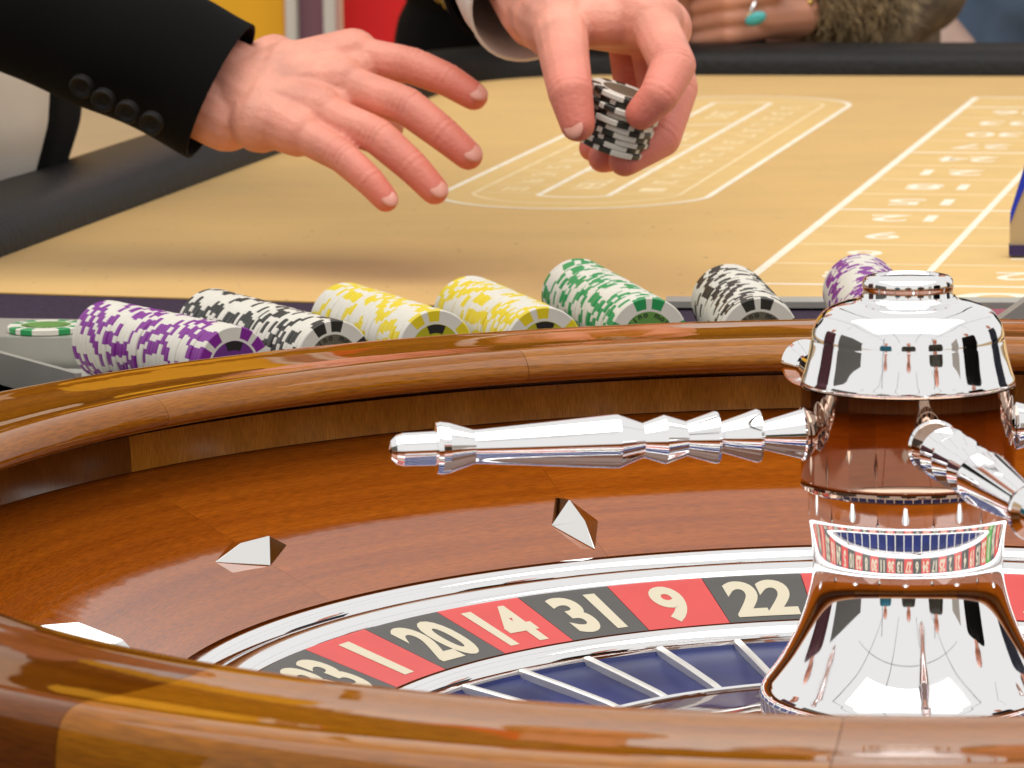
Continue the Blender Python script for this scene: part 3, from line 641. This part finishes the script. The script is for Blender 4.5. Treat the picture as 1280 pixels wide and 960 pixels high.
# ------------------------------------------------------------------ people
def hand_caps(fingers, wrist, rw, rad=(0.0105, 0.0095, 0.0085, 0.0072), scale=None):
    caps = []
    for k, fg in enumerate(fingers):
        q = rad if scale is None else [x * scale[k] for x in rad]
        for a in range(3): caps.append((fg[a], q[a], fg[a + 1], q[a + 1]))
        caps.append((wrist, rw, fg[0], q[0] * 1.35))
    return caps
import numpy as np
def skin_detail(me, fingers, toward, knuckle=0.0006):
    n = len(me.vertices); co = np.empty(n * 3); me.vertices.foreach_get('co', co); co = co.reshape(-1, 3)
    no = np.empty(n * 3); me.vertices.foreach_get('normal', no); no = no.reshape(-1, 3); tw = np.array(toward) / np.linalg.norm(toward)
    dors = np.clip((no @ tw - 0.1) / 0.5, 0, 1); red = np.zeros(n); disp = np.zeros(n)
    for fg in fingers:
        P = [np.array(q) for q in fg]
        for a in range(3):
            d = P[a + 1] - P[a]; L = np.linalg.norm(d); t = np.clip(((co - P[a]) @ d) / L ** 2, 0, 1); q = P[a] + t[:, None] * d
            near = np.clip(1 - (np.linalg.norm(co - q, axis=1) - 0.012) / 0.006, 0, 1); red = np.maximum(red, near * (0.15 + 0.28 * (a + t)))
        for a, amt, offs in ((1, 1.0, (-0.0052, -0.0018, 0.0018, 0.0052)), (2, 0.55, (-0.0022, 0.0022))):
            d = P[a + 1] - P[a - 1]; d = d / np.linalg.norm(d); x = (co - P[a]) @ d; rr = np.linalg.norm(co - P[a] - x[:, None] * d, axis=1); w = np.clip(1 - (rr - 0.013) / 0.004, 0, 1) * dors
            for o in offs: disp -= amt * knuckle * np.exp(-((x - o) / 0.0011) ** 2) * w
            red = np.maximum(red, 0.5 * amt * np.exp(-(x / 0.008) ** 2) * w)
        kd = np.linalg.norm(co - P[0], axis=1); red = np.maximum(red, 0.45 * np.exp(-(kd / 0.017) ** 2))
    co = co + no * disp[:, None]; me.vertices.foreach_set('co', co.ravel())
    at = me.attributes.new('redness', 'FLOAT', 'POINT'); at.data.foreach_set('value', np.clip(red, 0, 1)); me.update()
    return me
def nail(parent, tip, prev, toward, r, m=M_NAIL):
    tip, prev = Vector(tip), Vector(prev); d = (tip - prev).normalized(); n_ = Vector(toward); n_ = (n_ - d * n_.dot(d)).normalized(); s_ = d.cross(n_)
    R = Matrix((d, s_, n_)).transposed()
    v, f = ellipsoid_data(tip + n_ * r * 0.76 + d * r * 0.32, (r * 0.84, r * 0.68, r * 0.25), R, n=16, k=8)
    return link('fingernail', mesh('fingernail', v, f, m, None, True, 180), parent)
def wobbly_tube(name, pts, radii, m, n=36, amp=0.03, seed=1, open_end=True):
    """cloth sleeve: path tube with folds and a hemmed open end"""
    rnd = random.Random(seed); P3 = bez(pts, 8); R3 = [q[0] for q in bez([(r, 0) for r in radii], 8)]
    v, f = [], []; x = None; N = len(P3); ph = [rnd.uniform(0, 6.28) for _ in range(6)]
    P3 = [Vector(q) for q in P3]
    for i, p in enumerate(P3):
        d = (P3[min(i + 1, N - 1)] - P3[max(i - 1, 0)]).normalized(); x = (d.orthogonal() if x is None else (x - d * x.dot(d))).normalized(); y = d.cross(x); s_ = i / N
        for k in range(n):
            a = 2 * PI * k / n
            w = 1 + amp * (math.sin(2 * a + 9 * s_ + ph[0]) * 0.6 + math.sin(3 * a - 17 * s_ + ph[1]) * 0.5 + math.sin(a + 31 * s_ + ph[2]) * 0.6)
            v.append(p + (x * math.cos(a) + y * math.sin(a)) * R3[i] * w)
    for i in range(N - 1):
        for k in range(n):
            j = (k + 1) % n; f.append((i * n + k, i * n + j, (i + 1) * n + j, (i + 1) * n + k))
    e = (N - 1) * n; d = (P3[-1] - P3[-2]).normalized(); b = len(v)
    for s_, back in ((0.95, 0.0), (0.90, 0.03)):
        for k in range(n): v.append(P3[-1] + (v[e + k] - P3[-1]) * s_ - d * back)
    for k in range(n):
        j = (k + 1) % n; f.append((e + k, e + j, b + j, b + k)); f.append((b + k, b + j, b + n + j, b + n + k))
    return mesh(name, v, f, m, None, True, 60)

# croupier leaning over the table from the left
cr = tag(empty('person', (-0.82, 1.50, -0.86)), 'croupier in black suit and white shirt reaching over the table with chips', 'person')
def cp(o, par=None):
    if par is None: o.location = -cr.location
    return o
R_fing = [[(-0.3340, 1.0126, 0.1652), (-0.2962, 1.0001, 0.1602), (-0.2736, 0.9908, 0.1521), (-0.2579, 0.9858, 0.1429)],
          [(-0.3385, 0.9895, 0.1503), (-0.2960, 0.9664, 0.1391), (-0.2728, 0.9559, 0.1228), (-0.2581, 0.9504, 0.1110)],
          [(-0.3494, 0.9710, 0.1352), (-0.3112, 0.9473, 0.1229), (-0.2898, 0.9365, 0.1059), (-0.2762, 0.9306, 0.0924)],
          [(-0.3603, 0.9582, 0.1245), (-0.3312, 0.9386, 0.1120), (-0.3140, 0.9280, 0.0984), (-0.3043, 0.9243, 0.0880)]]
R_thumb = [(-0.3850, 1.0350, 0.1600), (-0.3500, 1.0420, 0.1480), (-0.3290, 1.0300, 0.1330), (-0.3120, 1.0180, 0.1220)]
wr = (-0.4077, 0.9973, 0.1438)
caps = hand_caps(R_fing, wr, 0.0230, (0.0125, 0.0112, 0.0100, 0.0086), scale=(1.02, 1.04, 1.0, 0.90)) + hand_caps([R_thumb], wr, 0.018, (0.013, 0.0115, 0.0105, 0.0085))
up = Vector((-0.30, 0.25, 0.55)).normalized()
for w0, r0 in (((-0.4050, 1.004, 0.155), 0.0210), ((-0.4070, 0.985, 0.130), 0.0200)): caps.append((w0, r0, (-0.52, 1.012, 0.195), 0.030))
caps += [(R_fing[0][0], 0.012, R_fing[3][0], 0.011), ((-0.372, 1.004, 0.156), 0.0205, (-0.384, 0.972, 0.130), 0.0195), ((-0.345, 1.004, 0.157), 0.0165, (-0.362, 0.966, 0.127), 0.0155), ((-0.3300, 1.000, 0.157), 0.0125, (-0.345, 0.965, 0.128), 0.0115)]
for fg in R_fing: caps.append((fg[0], 0.0140, Vector(fg[0]) * 0.97 + Vector(fg[1]) * 0.03, 0.0140))
hand = cp(link('hand', skin_detail(blob('hand', caps, [], M_SKIN, 0.0011, 10), R_fing, (0.12, -0.75, 0.60)), cr)); hand['label'] = 'open right hand with spread fingers, back turned up'
TC = Vector((0.12, -0.75, 0.60))
for fg, r in zip(R_fing, (0.0082, 0.0083, 0.0080, 0.0072)): nail(hand, fg[3], fg[2], TC, r)
L_th = [(-0.1989, 0.9022, 0.1911), (-0.1914, 0.8395, 0.1752), (-0.1859, 0.8072, 0.1600), (-0.1816, 0.7999, 0.1429)]
L_fing = [[(-0.1451, 0.8873, 0.1940), (-0.1302, 0.8346, 0.1721), (-0.1370, 0.8143, 0.1576), (-0.1470, 0.8150, 0.1472)],
          [(-0.1423, 0.9171, 0.1874), (-0.1315, 0.8827, 0.1555), (-0.1385, 0.8560, 0.1297), (-0.1580, 0.8370, 0.1190)],
          [(-0.1510, 0.9468, 0.1877), (-0.1429, 0.9211, 0.1478), (-0.1520, 0.8854, 0.1211), (-0.1720, 0.8630, 0.1180)],
          [(-0.1663, 0.9658, 0.1888), (-0.1610, 0.9502, 0.1501), (-0.1689, 0.9256, 0.1266), (-0.1813, 0.9030, 0.1195)]]
wl = (-0.2131, 0.9628, 0.1974)
caps = hand_caps(L_fing, wl, 0.0210, (0.0132, 0.0122, 0.0108, 0.0090), scale=(1.05, 1.05, 1.0, 0.88)) + hand_caps([L_th], wl, 0.024, (0.0165, 0.0142, 0.0128, 0.0100))
caps += [(wl, 0.027, (-0.258, 1.10, 0.257), 0.031), (L_th[0], 0.015, L_fing[0][0], 0.013), ((-0.185, 0.925, 0.198), 0.017, (-0.150, 0.905, 0.196), 0.014)]
hand2 = cp(link('hand', skin_detail(blob('hand', caps, [], M_SKIN, 0.0011, 10), L_fing + [L_th], (-0.1, -0.9, 0.35)), cr)); hand2['label'] = 'left hand gripping a stack of chips'
nail(hand2, L_th[3], L_th[2], (-0.35, -0.8, 0.35), 0.0088)
jk = cp(link('jacket', blob('jacket', [((-0.80, 1.47, -0.02), 0.135, (-0.745, 1.42, 0.20), 0.15), ((-0.745, 1.42, 0.20), 0.15, (-0.70, 1.36, 0.42), 0.13), ((-0.76, 1.20, 0.44), 0.085, (-0.56, 1.50, 0.46), 0.085)], [((-0.7222, 1.3935, 0.1360), (0.151, 0.145, 0.18))], M_SUIT, 0.006, 6), cr))
cp(link('shirt', blob('shirt', [((-0.713, 1.345, 0.13), 0.115, (-0.69, 1.29, 0.40), 0.10)], [((-0.7130, 1.3441, 0.1350), (0.130, 0.130, 0.165))], M_SHIRT, 0.006, 6), cr))
slv = cp(link('sleeve', wobbly_tube('sleeve', [(-0.7608, 1.1918, 0.44), (-0.6626, 1.0531, 0.2654), (-0.5993, 1.0242, 0.2368), (-0.5283, 1.0102, 0.2021), (-0.4685, 1.0014, 0.1742), (-0.4115, 0.9973, 0.1457)], [0.07, 0.058, 0.053, 0.049, 0.046, 0.0445], M_SUIT, amp=0.025, seed=3), cr))
for c in ((-0.4883, 0.9557, 0.1531), (-0.4749, 0.9526, 0.1451), (-0.4604, 0.9509, 0.1381), (-0.4459, 0.9492, 0.1315)):
    nrm = (Vector(c) - Vector((c[0] + 0.012, 1.003, c[2] + 0.020))).normalized(); q = nrm.to_track_quat('Z', 'Y').to_matrix()
    prof = [(0.0, 0.0008), (0.0035, 0.0008), (0.0048, 0.0020), (0.0066, 0.0024), (0.0074, 0.0014), (0.0074, -0.002)]
    v, f = [], []
    for j in range(20):
        for r, z in prof: v.append(Vector(c) + nrm * 0.0010 + q @ Vector((r * math.cos(2 * PI * j / 20), r * math.sin(2 * PI * j / 20), z)))
    for j in range(20):
        for k in range(5): a = j * 6 + k; b = ((j + 1) % 20) * 6 + k; f.append((a, b, b + 1, a + 1))
    b_ = link('button', mesh('button', v, f, M_BUTTON), slv)
cp(link('sleeve', wobbly_tube('sleeve', [(-0.5200, 1.5000, 0.46), (-0.3020, 1.2130, 0.3200), (-0.2580, 1.0950, 0.2560), (-0.2330, 1.0050, 0.2090)], [0.07, 0.055, 0.050, 0.0445], M_SUIT, amp=0.025, seed=5), cr))
cp(link('shirt_cuff', wobbly_tube('shirt_cuff', [(-0.2480, 1.0500, 0.2320), (-0.2330, 1.0030, 0.2085), (-0.2229, 0.9773, 0.1989)], [0.037, 0.037, 0.0375], M_SHIRT, amp=0.012, seed=6), cr))
# head, neck, legs of the croupier (out of the picture, seen only in reflections)
cp(link('head', blob('head', [((-0.66, 1.32, 0.44), 0.055, (-0.63, 1.26, 0.56), 0.052)], [((-0.605, 1.215, 0.655), (0.078, 0.095, 0.115)), ((-0.57, 1.125, 0.645), (0.012, 0.02, 0.016)), ((-0.680, 1.20, 0.65), (0.012, 0.02, 0.03)), ((-0.530, 1.245, 0.65), (0.012, 0.02, 0.03))], M_SKIN, 0.006, 4), cr))
cp(link('hair', blob('hair', [], [((-0.612, 1.235, 0.69), (0.086, 0.10, 0.095))], M_HAIR, 0.008, 4), cr))
cp(link('trousers', blob('trousers', [((-0.80, 1.47, 0.03), 0.13, (-0.82, 1.50, -0.06), 0.13), ((-0.87, 1.43, -0.06), 0.085, (-0.90, 1.46, -0.45), 0.062), ((-0.90, 1.46, -0.45), 0.062, (-0.92, 1.52, -0.80), 0.05), ((-0.76, 1.58, -0.06), 0.085, (-0.78, 1.62, -0.45), 0.062), ((-0.78, 1.62, -0.45), 0.062, (-0.80, 1.68, -0.80), 0.05), ((-0.92, 1.50, -0.825), 0.036, (-0.83, 1.36, -0.83), 0.03), ((-0.80, 1.66, -0.825), 0.036, (-0.70, 1.53, -0.83), 0.03)], [], M_SUIT, 0.010, 4), cr))

# the stack of chips in his left hand
ax_ = Vector((0.36, -0.10, 1.0)).normalized(); xa = ax_.orthogonal().normalized(); ya = ax_.cross(xa)
for i in range(10):
    c = Vector((-0.1615, 0.8365, 0.1420)) + ax_ * (i - 4.5) * (CT + 0.0001) + xa * random.uniform(-1, 1) * 0.0022 + ya * random.uniform(-1, 1) * 0.0018
    mx = Matrix(((xa.x, ya.x, ax_.x, c.x), (xa.y, ya.y, ax_.y, c.y), (xa.z, ya.z, ax_.z, c.z), (0, 0, 0, 1))) @ Matrix.Rotation(random.uniform(0, 6.28), 4, 'Z')
    chip('black', mx, 'topmost black chip of the stack in the croupier hand' if i == 9 else f'{ordinal(i + 1)} black chip from the bottom of the stack in the croupier hand', 'chips held by the croupier')

# standing figure, facing -Y, feet at z = 0, height about 1.72 m
def figure_meshes(arms):
    body = [((0, 0.0, 1.38), 0.06, (0, -0.01, 1.53), 0.052), ((0, 0.01, 0.98), 0.09, (0, 0, 1.30), 0.09)]
    top = [((-0.06, 0.01, 1.01), 0.130, (-0.07, 0.0, 1.30), 0.115), ((0.06, 0.01, 1.01), 0.130, (0.07, 0.0, 1.30), 0.115), ((-0.165, 0.0, 1.38), 0.072, (0.165, 0.0, 1.38), 0.072)]
    for sh, el, wr_, tip in arms:
        body += [(sh, 0.05, el, 0.040), (el, 0.040, wr_, 0.027), (wr_, 0.030, tip, 0.022)]
        d = (Vector(tip) - Vector(wr_)).normalized(); s_ = d.cross(Vector((0, 1, 0))); s_ = s_.normalized() if s_.length > 0.1 else Vector((1, 0, 0))
        s_ = Vector((0, 1, 0)) if abs(d.z) > 0.8 else s_
        for k in range(4):
            b0 = Vector(wr_) + d * 0.085 + s_ * (k - 1.5) * 0.020; body.append((b0, 0.0095, b0 + d * (0.075 - 0.010 * abs(k - 1.2)), 0.0075))
        body.append((Vector(wr_) + d * 0.03 + s_ * 0.025, 0.012, Vector(wr_) + d * 0.085 + s_ * 0.052, 0.0085))
        top += [(sh, 0.068, el, 0.056), (el, 0.056, wr_, 0.042)]
    legs, shoes = [], []
    for s_ in (-1, 1):
        legs += [((s_ * 0.085, 0.01, 0.90), 0.105, (s_ * 0.095, 0.0, 0.50), 0.068), ((s_ * 0.095, 0.0, 0.50), 0.068, (s_ * 0.10, 0.02, 0.09), 0.050)]
        shoes.append(((s_ * 0.10, 0.03, 0.04), 0.040, (s_ * 0.115, -0.14, 0.035), 0.034))
    legs.append(((-0.05, 0.01, 0.93), 0.115, (0.05, 0.01, 0.93), 0.115))
    head = [((0, -0.015, 1.62), (0.076, 0.094, 0.118)), ((0, -0.108, 1.605), (0.013, 0.02, 0.018)), ((-0.077, 0.0, 1.615), (0.010, 0.018, 0.030)), ((0.077, 0.0, 1.615), (0.010, 0.018, 0.030)), ((0, -0.092, 1.562), (0.028, 0.016, 0.008))]
    hair = [((0, 0.012, 1.655), (0.084, 0.098, 0.098)), ((0, 0.045, 1.60), (0.080, 0.065, 0.10))]
    return (blob('body', body, head, M_SKIN, 0.0085, 4), blob('top', top, [], M_SUIT, 0.012, 6), blob('trousers', legs, [], M_SUIT, 0.012, 6), blob('shoes', shoes, [], M_BUTTON, 0.009, 4), blob('hair', [], hair, M_HAIR, 0.010, 3))
DOWN = [((s_ * 0.19, 0.0, 1.38), (s_ * 0.235, 0.02, 1.10), (s_ * 0.225, -0.06, 0.86), (s_ * 0.215, -0.09, 0.78)) for s_ in (-1, 1)]
REST = [((s_ * 0.19, 0.0, 1.38), (s_ * 0.245, -0.02, 1.10), (s_ * 0.13, -0.20, 1.00), (s_ * 0.06, -0.25, 0.99)) for s_ in (-1, 1)]
CLASP = [((s_ * 0.165, 0.0, 1.37), (s_ * 0.165, -0.10, 1.08), (s_ * 0.07, -0.22, 1.02), (s_ * 0.02, -0.25, 1.01)) for s_ in (-1, 1)]
FIG = {'down': figure_meshes(DOWN), 'rest': figure_meshes(REST), 'clasp': figure_meshes(CLASP)}
def person(label, loc, rz, top, trousers, pose='down', skin=M_SKIN, hair=M_HAIR, scale=1.0, group=None):
    r = tag(empty('person', loc), label, 'person', group); r.rotation_euler = (0, 0, rz); r.scale = (scale,) * 3
    for nm, me, m in zip(('body', 'top', 'trousers', 'shoes', 'hair'), FIG[pose], (skin, top, trousers, M_BUTTON, hair)):
        o = link(nm, me, r)
        if me.materials[0] is not m: o.material_slots[0].link = 'OBJECT'; o.material_slots[0].material = m
    for s_ in (-1, 1):
        v, f = ellipsoid_data((s_ * 0.032, -0.100, 1.632), (0.011, 0.006, 0.006), n=10, k=6); link('eye', mesh('eye', v, f, M_BUTTON, None, True, 180), r)
    return r
FZ = -0.86
C_BLACK = mat('black_coat', (0.004, 0.0036, 0.0036, 1), 0.9, spec=0.1, bump=(600, 0.3))
C_TEAL = mat('teal_top', (0.01, 0.13, 0.20, 1), 0.8); C_DARK = mat('dark_olive_jacket', (0.035, 0.032, 0.022, 1), 0.85, noise=(8, 0.3)); C_MAROON = mat('maroon_cardigan', (0.07, 0.018, 0.025, 1), 0.85)
C_NAVY = mat('navy_jacket', (0.012, 0.014, 0.030, 1), 0.85, noise=(20, 0.2)); C_JEANS = mat('blue_jeans', (0.10, 0.16, 0.26, 1), 0.9, noise=(12, 0.45), bump=(500, 0.3)); C_GREY = mat('grey_trousers', (0.06, 0.06, 0.065, 1), 0.9)
C_FUR = mat('brown_fur', (0.13, 0.085, 0.045, 1), 0.7, noise=(40, 0.5))
person('spectator in black coat behind the padded rail', (-0.325, 2.70, FZ), 0.1, C_BLACK, C_BLACK, 'clasp')
fur = person('spectator in brown fur coat resting clasped hands on the rail', (-0.13, 2.97, FZ), 0.0, C_FUR, C_GREY, 'clasp', M_SKIN2, scale=0.88)
person('far spectator in blue jeans and navy jacket at top right', (0.145, 3.52, FZ), 0.15, C_NAVY, C_JEANS)
# reflected in the chrome and the lacquer
person('photographer in dark clothes facing the wheel, reflected in the turret', (0.03, -1.85, FZ), PI, C_DARK, C_GREY, 'rest', scale=0.92)
person('bystander in teal top reflected left of the turret middle', (-0.95, -1.95, FZ), PI - 0.45, C_TEAL, C_GREY, scale=0.95)
person('bystander in olive jacket reflected right of the turret middle', (1.00, -1.55, FZ), PI + 0.55, C_DARK, C_MAROON)
person('bystander in black reflected near the right edge of the turret', (1.45, -0.30, FZ), PI / 2 + PI, C_BLACK, C_BLACK, scale=1.03)
person('bystander in navy at the right side of the table', (1.35, 0.95, FZ), -PI / 2 + 2 * PI, C_NAVY, C_BLACK)
person('bystander in maroon left of the table', (-1.35, 0.45, FZ), PI / 2, C_MAROON, C_GREY, scale=0.97)
person('bystander in black at the far right of the table', (0.85, 2.75, FZ), -0.2, C_BLACK, C_GREY)
person('bystander in olive standing behind the croupier', (-1.30, 2.55, FZ), 0.5, C_DARK, C_GREY)

# fur sleeves, clasped hands, ring and bracelet of the fur coat
def fp_(o):
    o.location = (0.13 / 0.88, -2.97 / 0.88, 0.86 / 0.88); o.scale = (1 / 0.88,) * 3; return o
hands = []
for i in range(4): hands += [((-0.128, 2.492 - 0.004 * i, 0.078 + 0.0155 * i), 0.0105, (-0.168, 2.472, 0.072 + 0.0155 * i), 0.0095), ((-0.168, 2.472, 0.072 + 0.0155 * i), 0.0095, (-0.198, 2.488, 0.066 + 0.0150 * i), 0.0080)]
hands += [((-0.105, 2.51, 0.090), 0.024, (-0.135, 2.495, 0.088), 0.022), ((-0.105, 2.51, 0.115), 0.022, (-0.135, 2.495, 0.118), 0.018), ((-0.08, 2.53, 0.098), 0.024, (-0.03, 2.56, 0.115), 0.028)]
hands += [((-0.205, 2.515, 0.085), 0.024, (-0.165, 2.505, 0.085), 0.022), ((-0.205, 2.515, 0.110), 0.022, (-0.165, 2.505, 0.112), 0.020), ((-0.23, 2.53, 0.095), 0.024, (-0.30, 2.60, 0.12), 0.028), ((-0.15, 2.48, 0.128), 0.011, (-0.115, 2.468, 0.120), 0.009)]
fp_(link('hand', blob('hand', hands, [], M_SKIN2, 0.0022, 4), fur))
M_TURQ = mat('turquoise', (0.06, 0.42, 0.42, 1), 0.3)
R45 = Matrix.Rotation(math.radians(-22), 3, 'Y')
v, f = ellipsoid_data((-0.1417, 2.4585, 0.0885), (0.0105, 0.004, 0.0062), R45); fp_(link('ring_stone', mesh('ring_stone', v, f, M_TURQ, None, True, 180), fur))
fp_(link('ring_band', tube('ring_band', [(-0.146 + 0.0085 * math.sin(a) * 0.6, 2.470 - 0.0125 * math.cos(a), 0.0960 + 0.0105 * math.sin(a)) for a in [2 * PI * i / 24 for i in range(25)]], 0.0016, M_CHROME), fur))
core = blob('fur_sleeve', [((-0.075, 2.535, 0.100), 0.036, (-0.040, 2.56, 0.105), 0.044), ((-0.040, 2.56, 0.105), 0.044, (-0.045, 2.80, 0.16), 0.050)], [], C_FUR, 0.005, 4)
fp_(link('fur_sleeve', core, fur))
rnd = random.Random(5); v, f = [], []
vs = core.vertices
for k in range(9000):
    q = vs[rnd.randrange(len(vs))]; p = q.co; nn = (q.normal + Vector((rnd.gauss(-0.3, 0.5), rnd.gauss(0, 0.5), rnd.gauss(-0.35, 0.5)))).normalized(); sd = nn.orthogonal().normalized() * 0.0009; L_ = rnd.uniform(0.010, 0.020); b = len(v)
    bend = Vector((rnd.gauss(0, 0.3), rnd.gauss(0, 0.3), -0.4)) * L_
    v += [p - sd, p + sd, p + nn * L_ * 0.55 + sd * 0.6, p + nn * L_ * 0.55 - sd * 0.6, p + nn * L_ + bend]; f += [(b, b + 1, b + 2, b + 3), (b + 3, b + 2, b + 4)]
h_ = fp_(link('fur_hair', mesh('fur_hair', v, f, mat('fur_tips', (0.27, 0.185, 0.09, 1), 0.6, noise=(90, 0.7)), None, False), fur)); h_['kind'] = 'stuff'
for i in range(7):
    a = 2 * PI * i / 9 + 2.6; v, f = ellipsoid_data((-0.092 + 0.006 * math.cos(a), 2.530 + 0.028 * math.sin(a) * 0.5 - 0.02, 0.101 + 0.028 * math.cos(a)), (0.004, 0.004, 0.004), n=10, k=6); fp_(link('bracelet_bead', mesh('bracelet_bead', v, f, M_GOLD, None, True, 180), fur))
# gold chain strap across the black coat
ch = tag(empty('chain_strap', (-0.42, 2.53, 0.09)), 'gold chain strap hanging across the black coat', 'chain')
cpts = bez([(-0.560, 2.585, 0.30), (-0.515, 2.545, 0.17), (-0.4462, 2.530, 0.1057), (-0.4235, 2.528, 0.0915), (-0.4047, 2.527, 0.0765), (-0.3925, 2.525, 0.0660), (-0.375, 2.525, 0.066)], 9)
for i, p in enumerate(cpts[::1]):
    p = Vector(p); d = (Vector(cpts[min(i + 1, len(cpts) - 1)]) - Vector(cpts[max(i - 1, 0)])).normalized(); s_ = d.cross(Vector((0, 1, 0))).normalized(); t_ = d.cross(s_)
    if i % 2: s_, t_ = t_, s_
    pts = [p + d * 0.0046 * math.cos(a) + s_ * 0.0034 * math.sin(a) for a in [2 * PI * k / 12 for k in range(13)]]
    o = link('chain_link', tube('chain_link', pts, 0.0012, M_GOLD, 6), ch); o.location = -ch.location
# pale pink carrier bag beside the jeans
bag = tag(empty('carrier_bag', (0.027, 3.42, -0.30)), 'pale pink plastic carrier bag hanging beside the blue jeans', 'bag')
v = []; 
for z, w, d_ in ((-0.30, 0.11, 0.04), (-0.15, 0.12, 0.06), (0.0, 0.045, 0.05), (0.03, 0.020, 0.03), (0.07, 0.012, 0.012)):
    for k in range(16): a = 2 * PI * k / 16; v.append((0.003 + w * math.cos(a) * (1 + 0.08 * math.sin(5 * a + z * 30)), d_ * math.sin(a), z + 0.30))
f = [(q * 16 + k, q * 16 + (k + 1) % 16, (q + 1) * 16 + (k + 1) % 16, (q + 1) * 16 + k) for q in range(4) for k in range(16)] + [tuple(range(16))[::-1]]
link('bag_skin', mesh('bag_skin', v, f, mat('pale_pink_plastic', (0.62, 0.42, 0.34, 1), 0.4), None, True, 60), bag)

# ------------------------------------------------------------------ things standing in the background
bn = tag(empty('yellow_banner', (-1.35, 4.45, FZ)), 'plain yellow banner behind the croupier sleeve', 'banner')
o = link('panel', box('panel', -1.30, 0.472, 0.0, 0.03, 0.74, 2.3, mat('banner_yellow', (0.85, 0.44, 0.012, 1), 0.7)), bn); o2 = link('leg', box('leg', -1.28, -1.22, 0.0, 0.03, 0.0, 0.74, M_STEEL), bn); link('leg', box('leg', 0.41, 0.47, 0.0, 0.03, 0.0, 0.74, M_STEEL), bn)
df = tag(empty('door_frame', (-0.83, 4.42, FZ)), 'white door frame with mauve pane beside the yellow banner', 'door frame')
MW = mat('white_frame', (0.62, 0.60, 0.55, 1), 0.5)
link('post', box('post', -0.037, -0.021, -0.03, 0.03, 0, 2.1, MW, 0.002), df); link('post', box('post', 0.017, 0.034, -0.03, 0.03, 0, 2.1, MW, 0.002), df)
link('pane', box('pane', -0.0205, 0.0165, 0.0, 0.01, 0.05, 2.05, mat('mauve_pane', (0.25, 0.12, 0.16, 1), 0.4)), df)
rb = tag(empty('red_banner', (-0.70, 4.50, FZ)), 'bright red banner beside the white door frame', 'banner')
link('panel', box('panel', -0.10, 0.25, 0.0, 0.03, 0.05, 1.9, mat('banner_red', (0.80, 0.012, 0.015, 1), 0.7)), rb); link('foot_bar', box('foot_bar', -0.10, 0.25, -0.10, 0.13, 0, 0.05, M_STEEL), rb)
# partitions reflected in the chrome
def screen(label, loc, rz, w, h, m):
    r = tag(empty('partition_screen', loc), label, 'screen'); r.rotation_euler = (0, 0, rz)
    link('panel', box('panel', -w / 2, w / 2, -0.015, 0.015, 0.08, h, m), r)
    for s_ in (-1, 1): link('foot', box('foot', s_ * w * 0.4 - 0.03, s_ * w * 0.4 + 0.03, -0.2, 0.2, 0.0, 0.08, M_TABLE), r)
screen('dark grey partition screen reflected at the left of the turret', (-2.5, -0.9, FZ), PI / 2 - 0.25, 1.9, 1.75, mat('screen_grey', (0.10, 0.10, 0.10, 1), 0.8))
screen('pale grey partition screen reflected at the right of the turret', (2.9, -1.9, FZ), -PI / 2 + 0.6, 1.3, 1.9, mat('screen_pale', (0.38, 0.37, 0.36, 1), 0.8))
# marquee frame overhead: ribs and poles seen as thin lines in the chrome
mq = tag(empty('marquee_frame', (0, 0, FZ)), 'thin dark marquee ribs overhead, reflected as lines in the chrome', 'tent frame')
M_POLE = mat('dark_pole', (0.05, 0.045, 0.04, 1), 0.5)
for x in (-3.2, -1.1, 1.0, 3.1):
    link('rib', tube('rib', [(x, -6 + 12 * i / 16, 3.0 + 1.5 * math.sin(PI * i / 16)) for i in range(17)], 0.018, M_POLE, 8), mq)
for y in (-3.4, 0.4):
    link('rib', tube('rib', [(-5 + 10 * i / 16, y, 3.1 + 1.3 * math.sin(PI * (y + 6) / 12)) for i in range(17)], 0.012, M_POLE, 8), mq)
for x, y in ((-2.6, -4.6), (2.6, -4.4)):
    link('pole', tube('pole', [(x, y, 0), (x, y, 3.6)], 0.03, M_POLE, 10), mq)
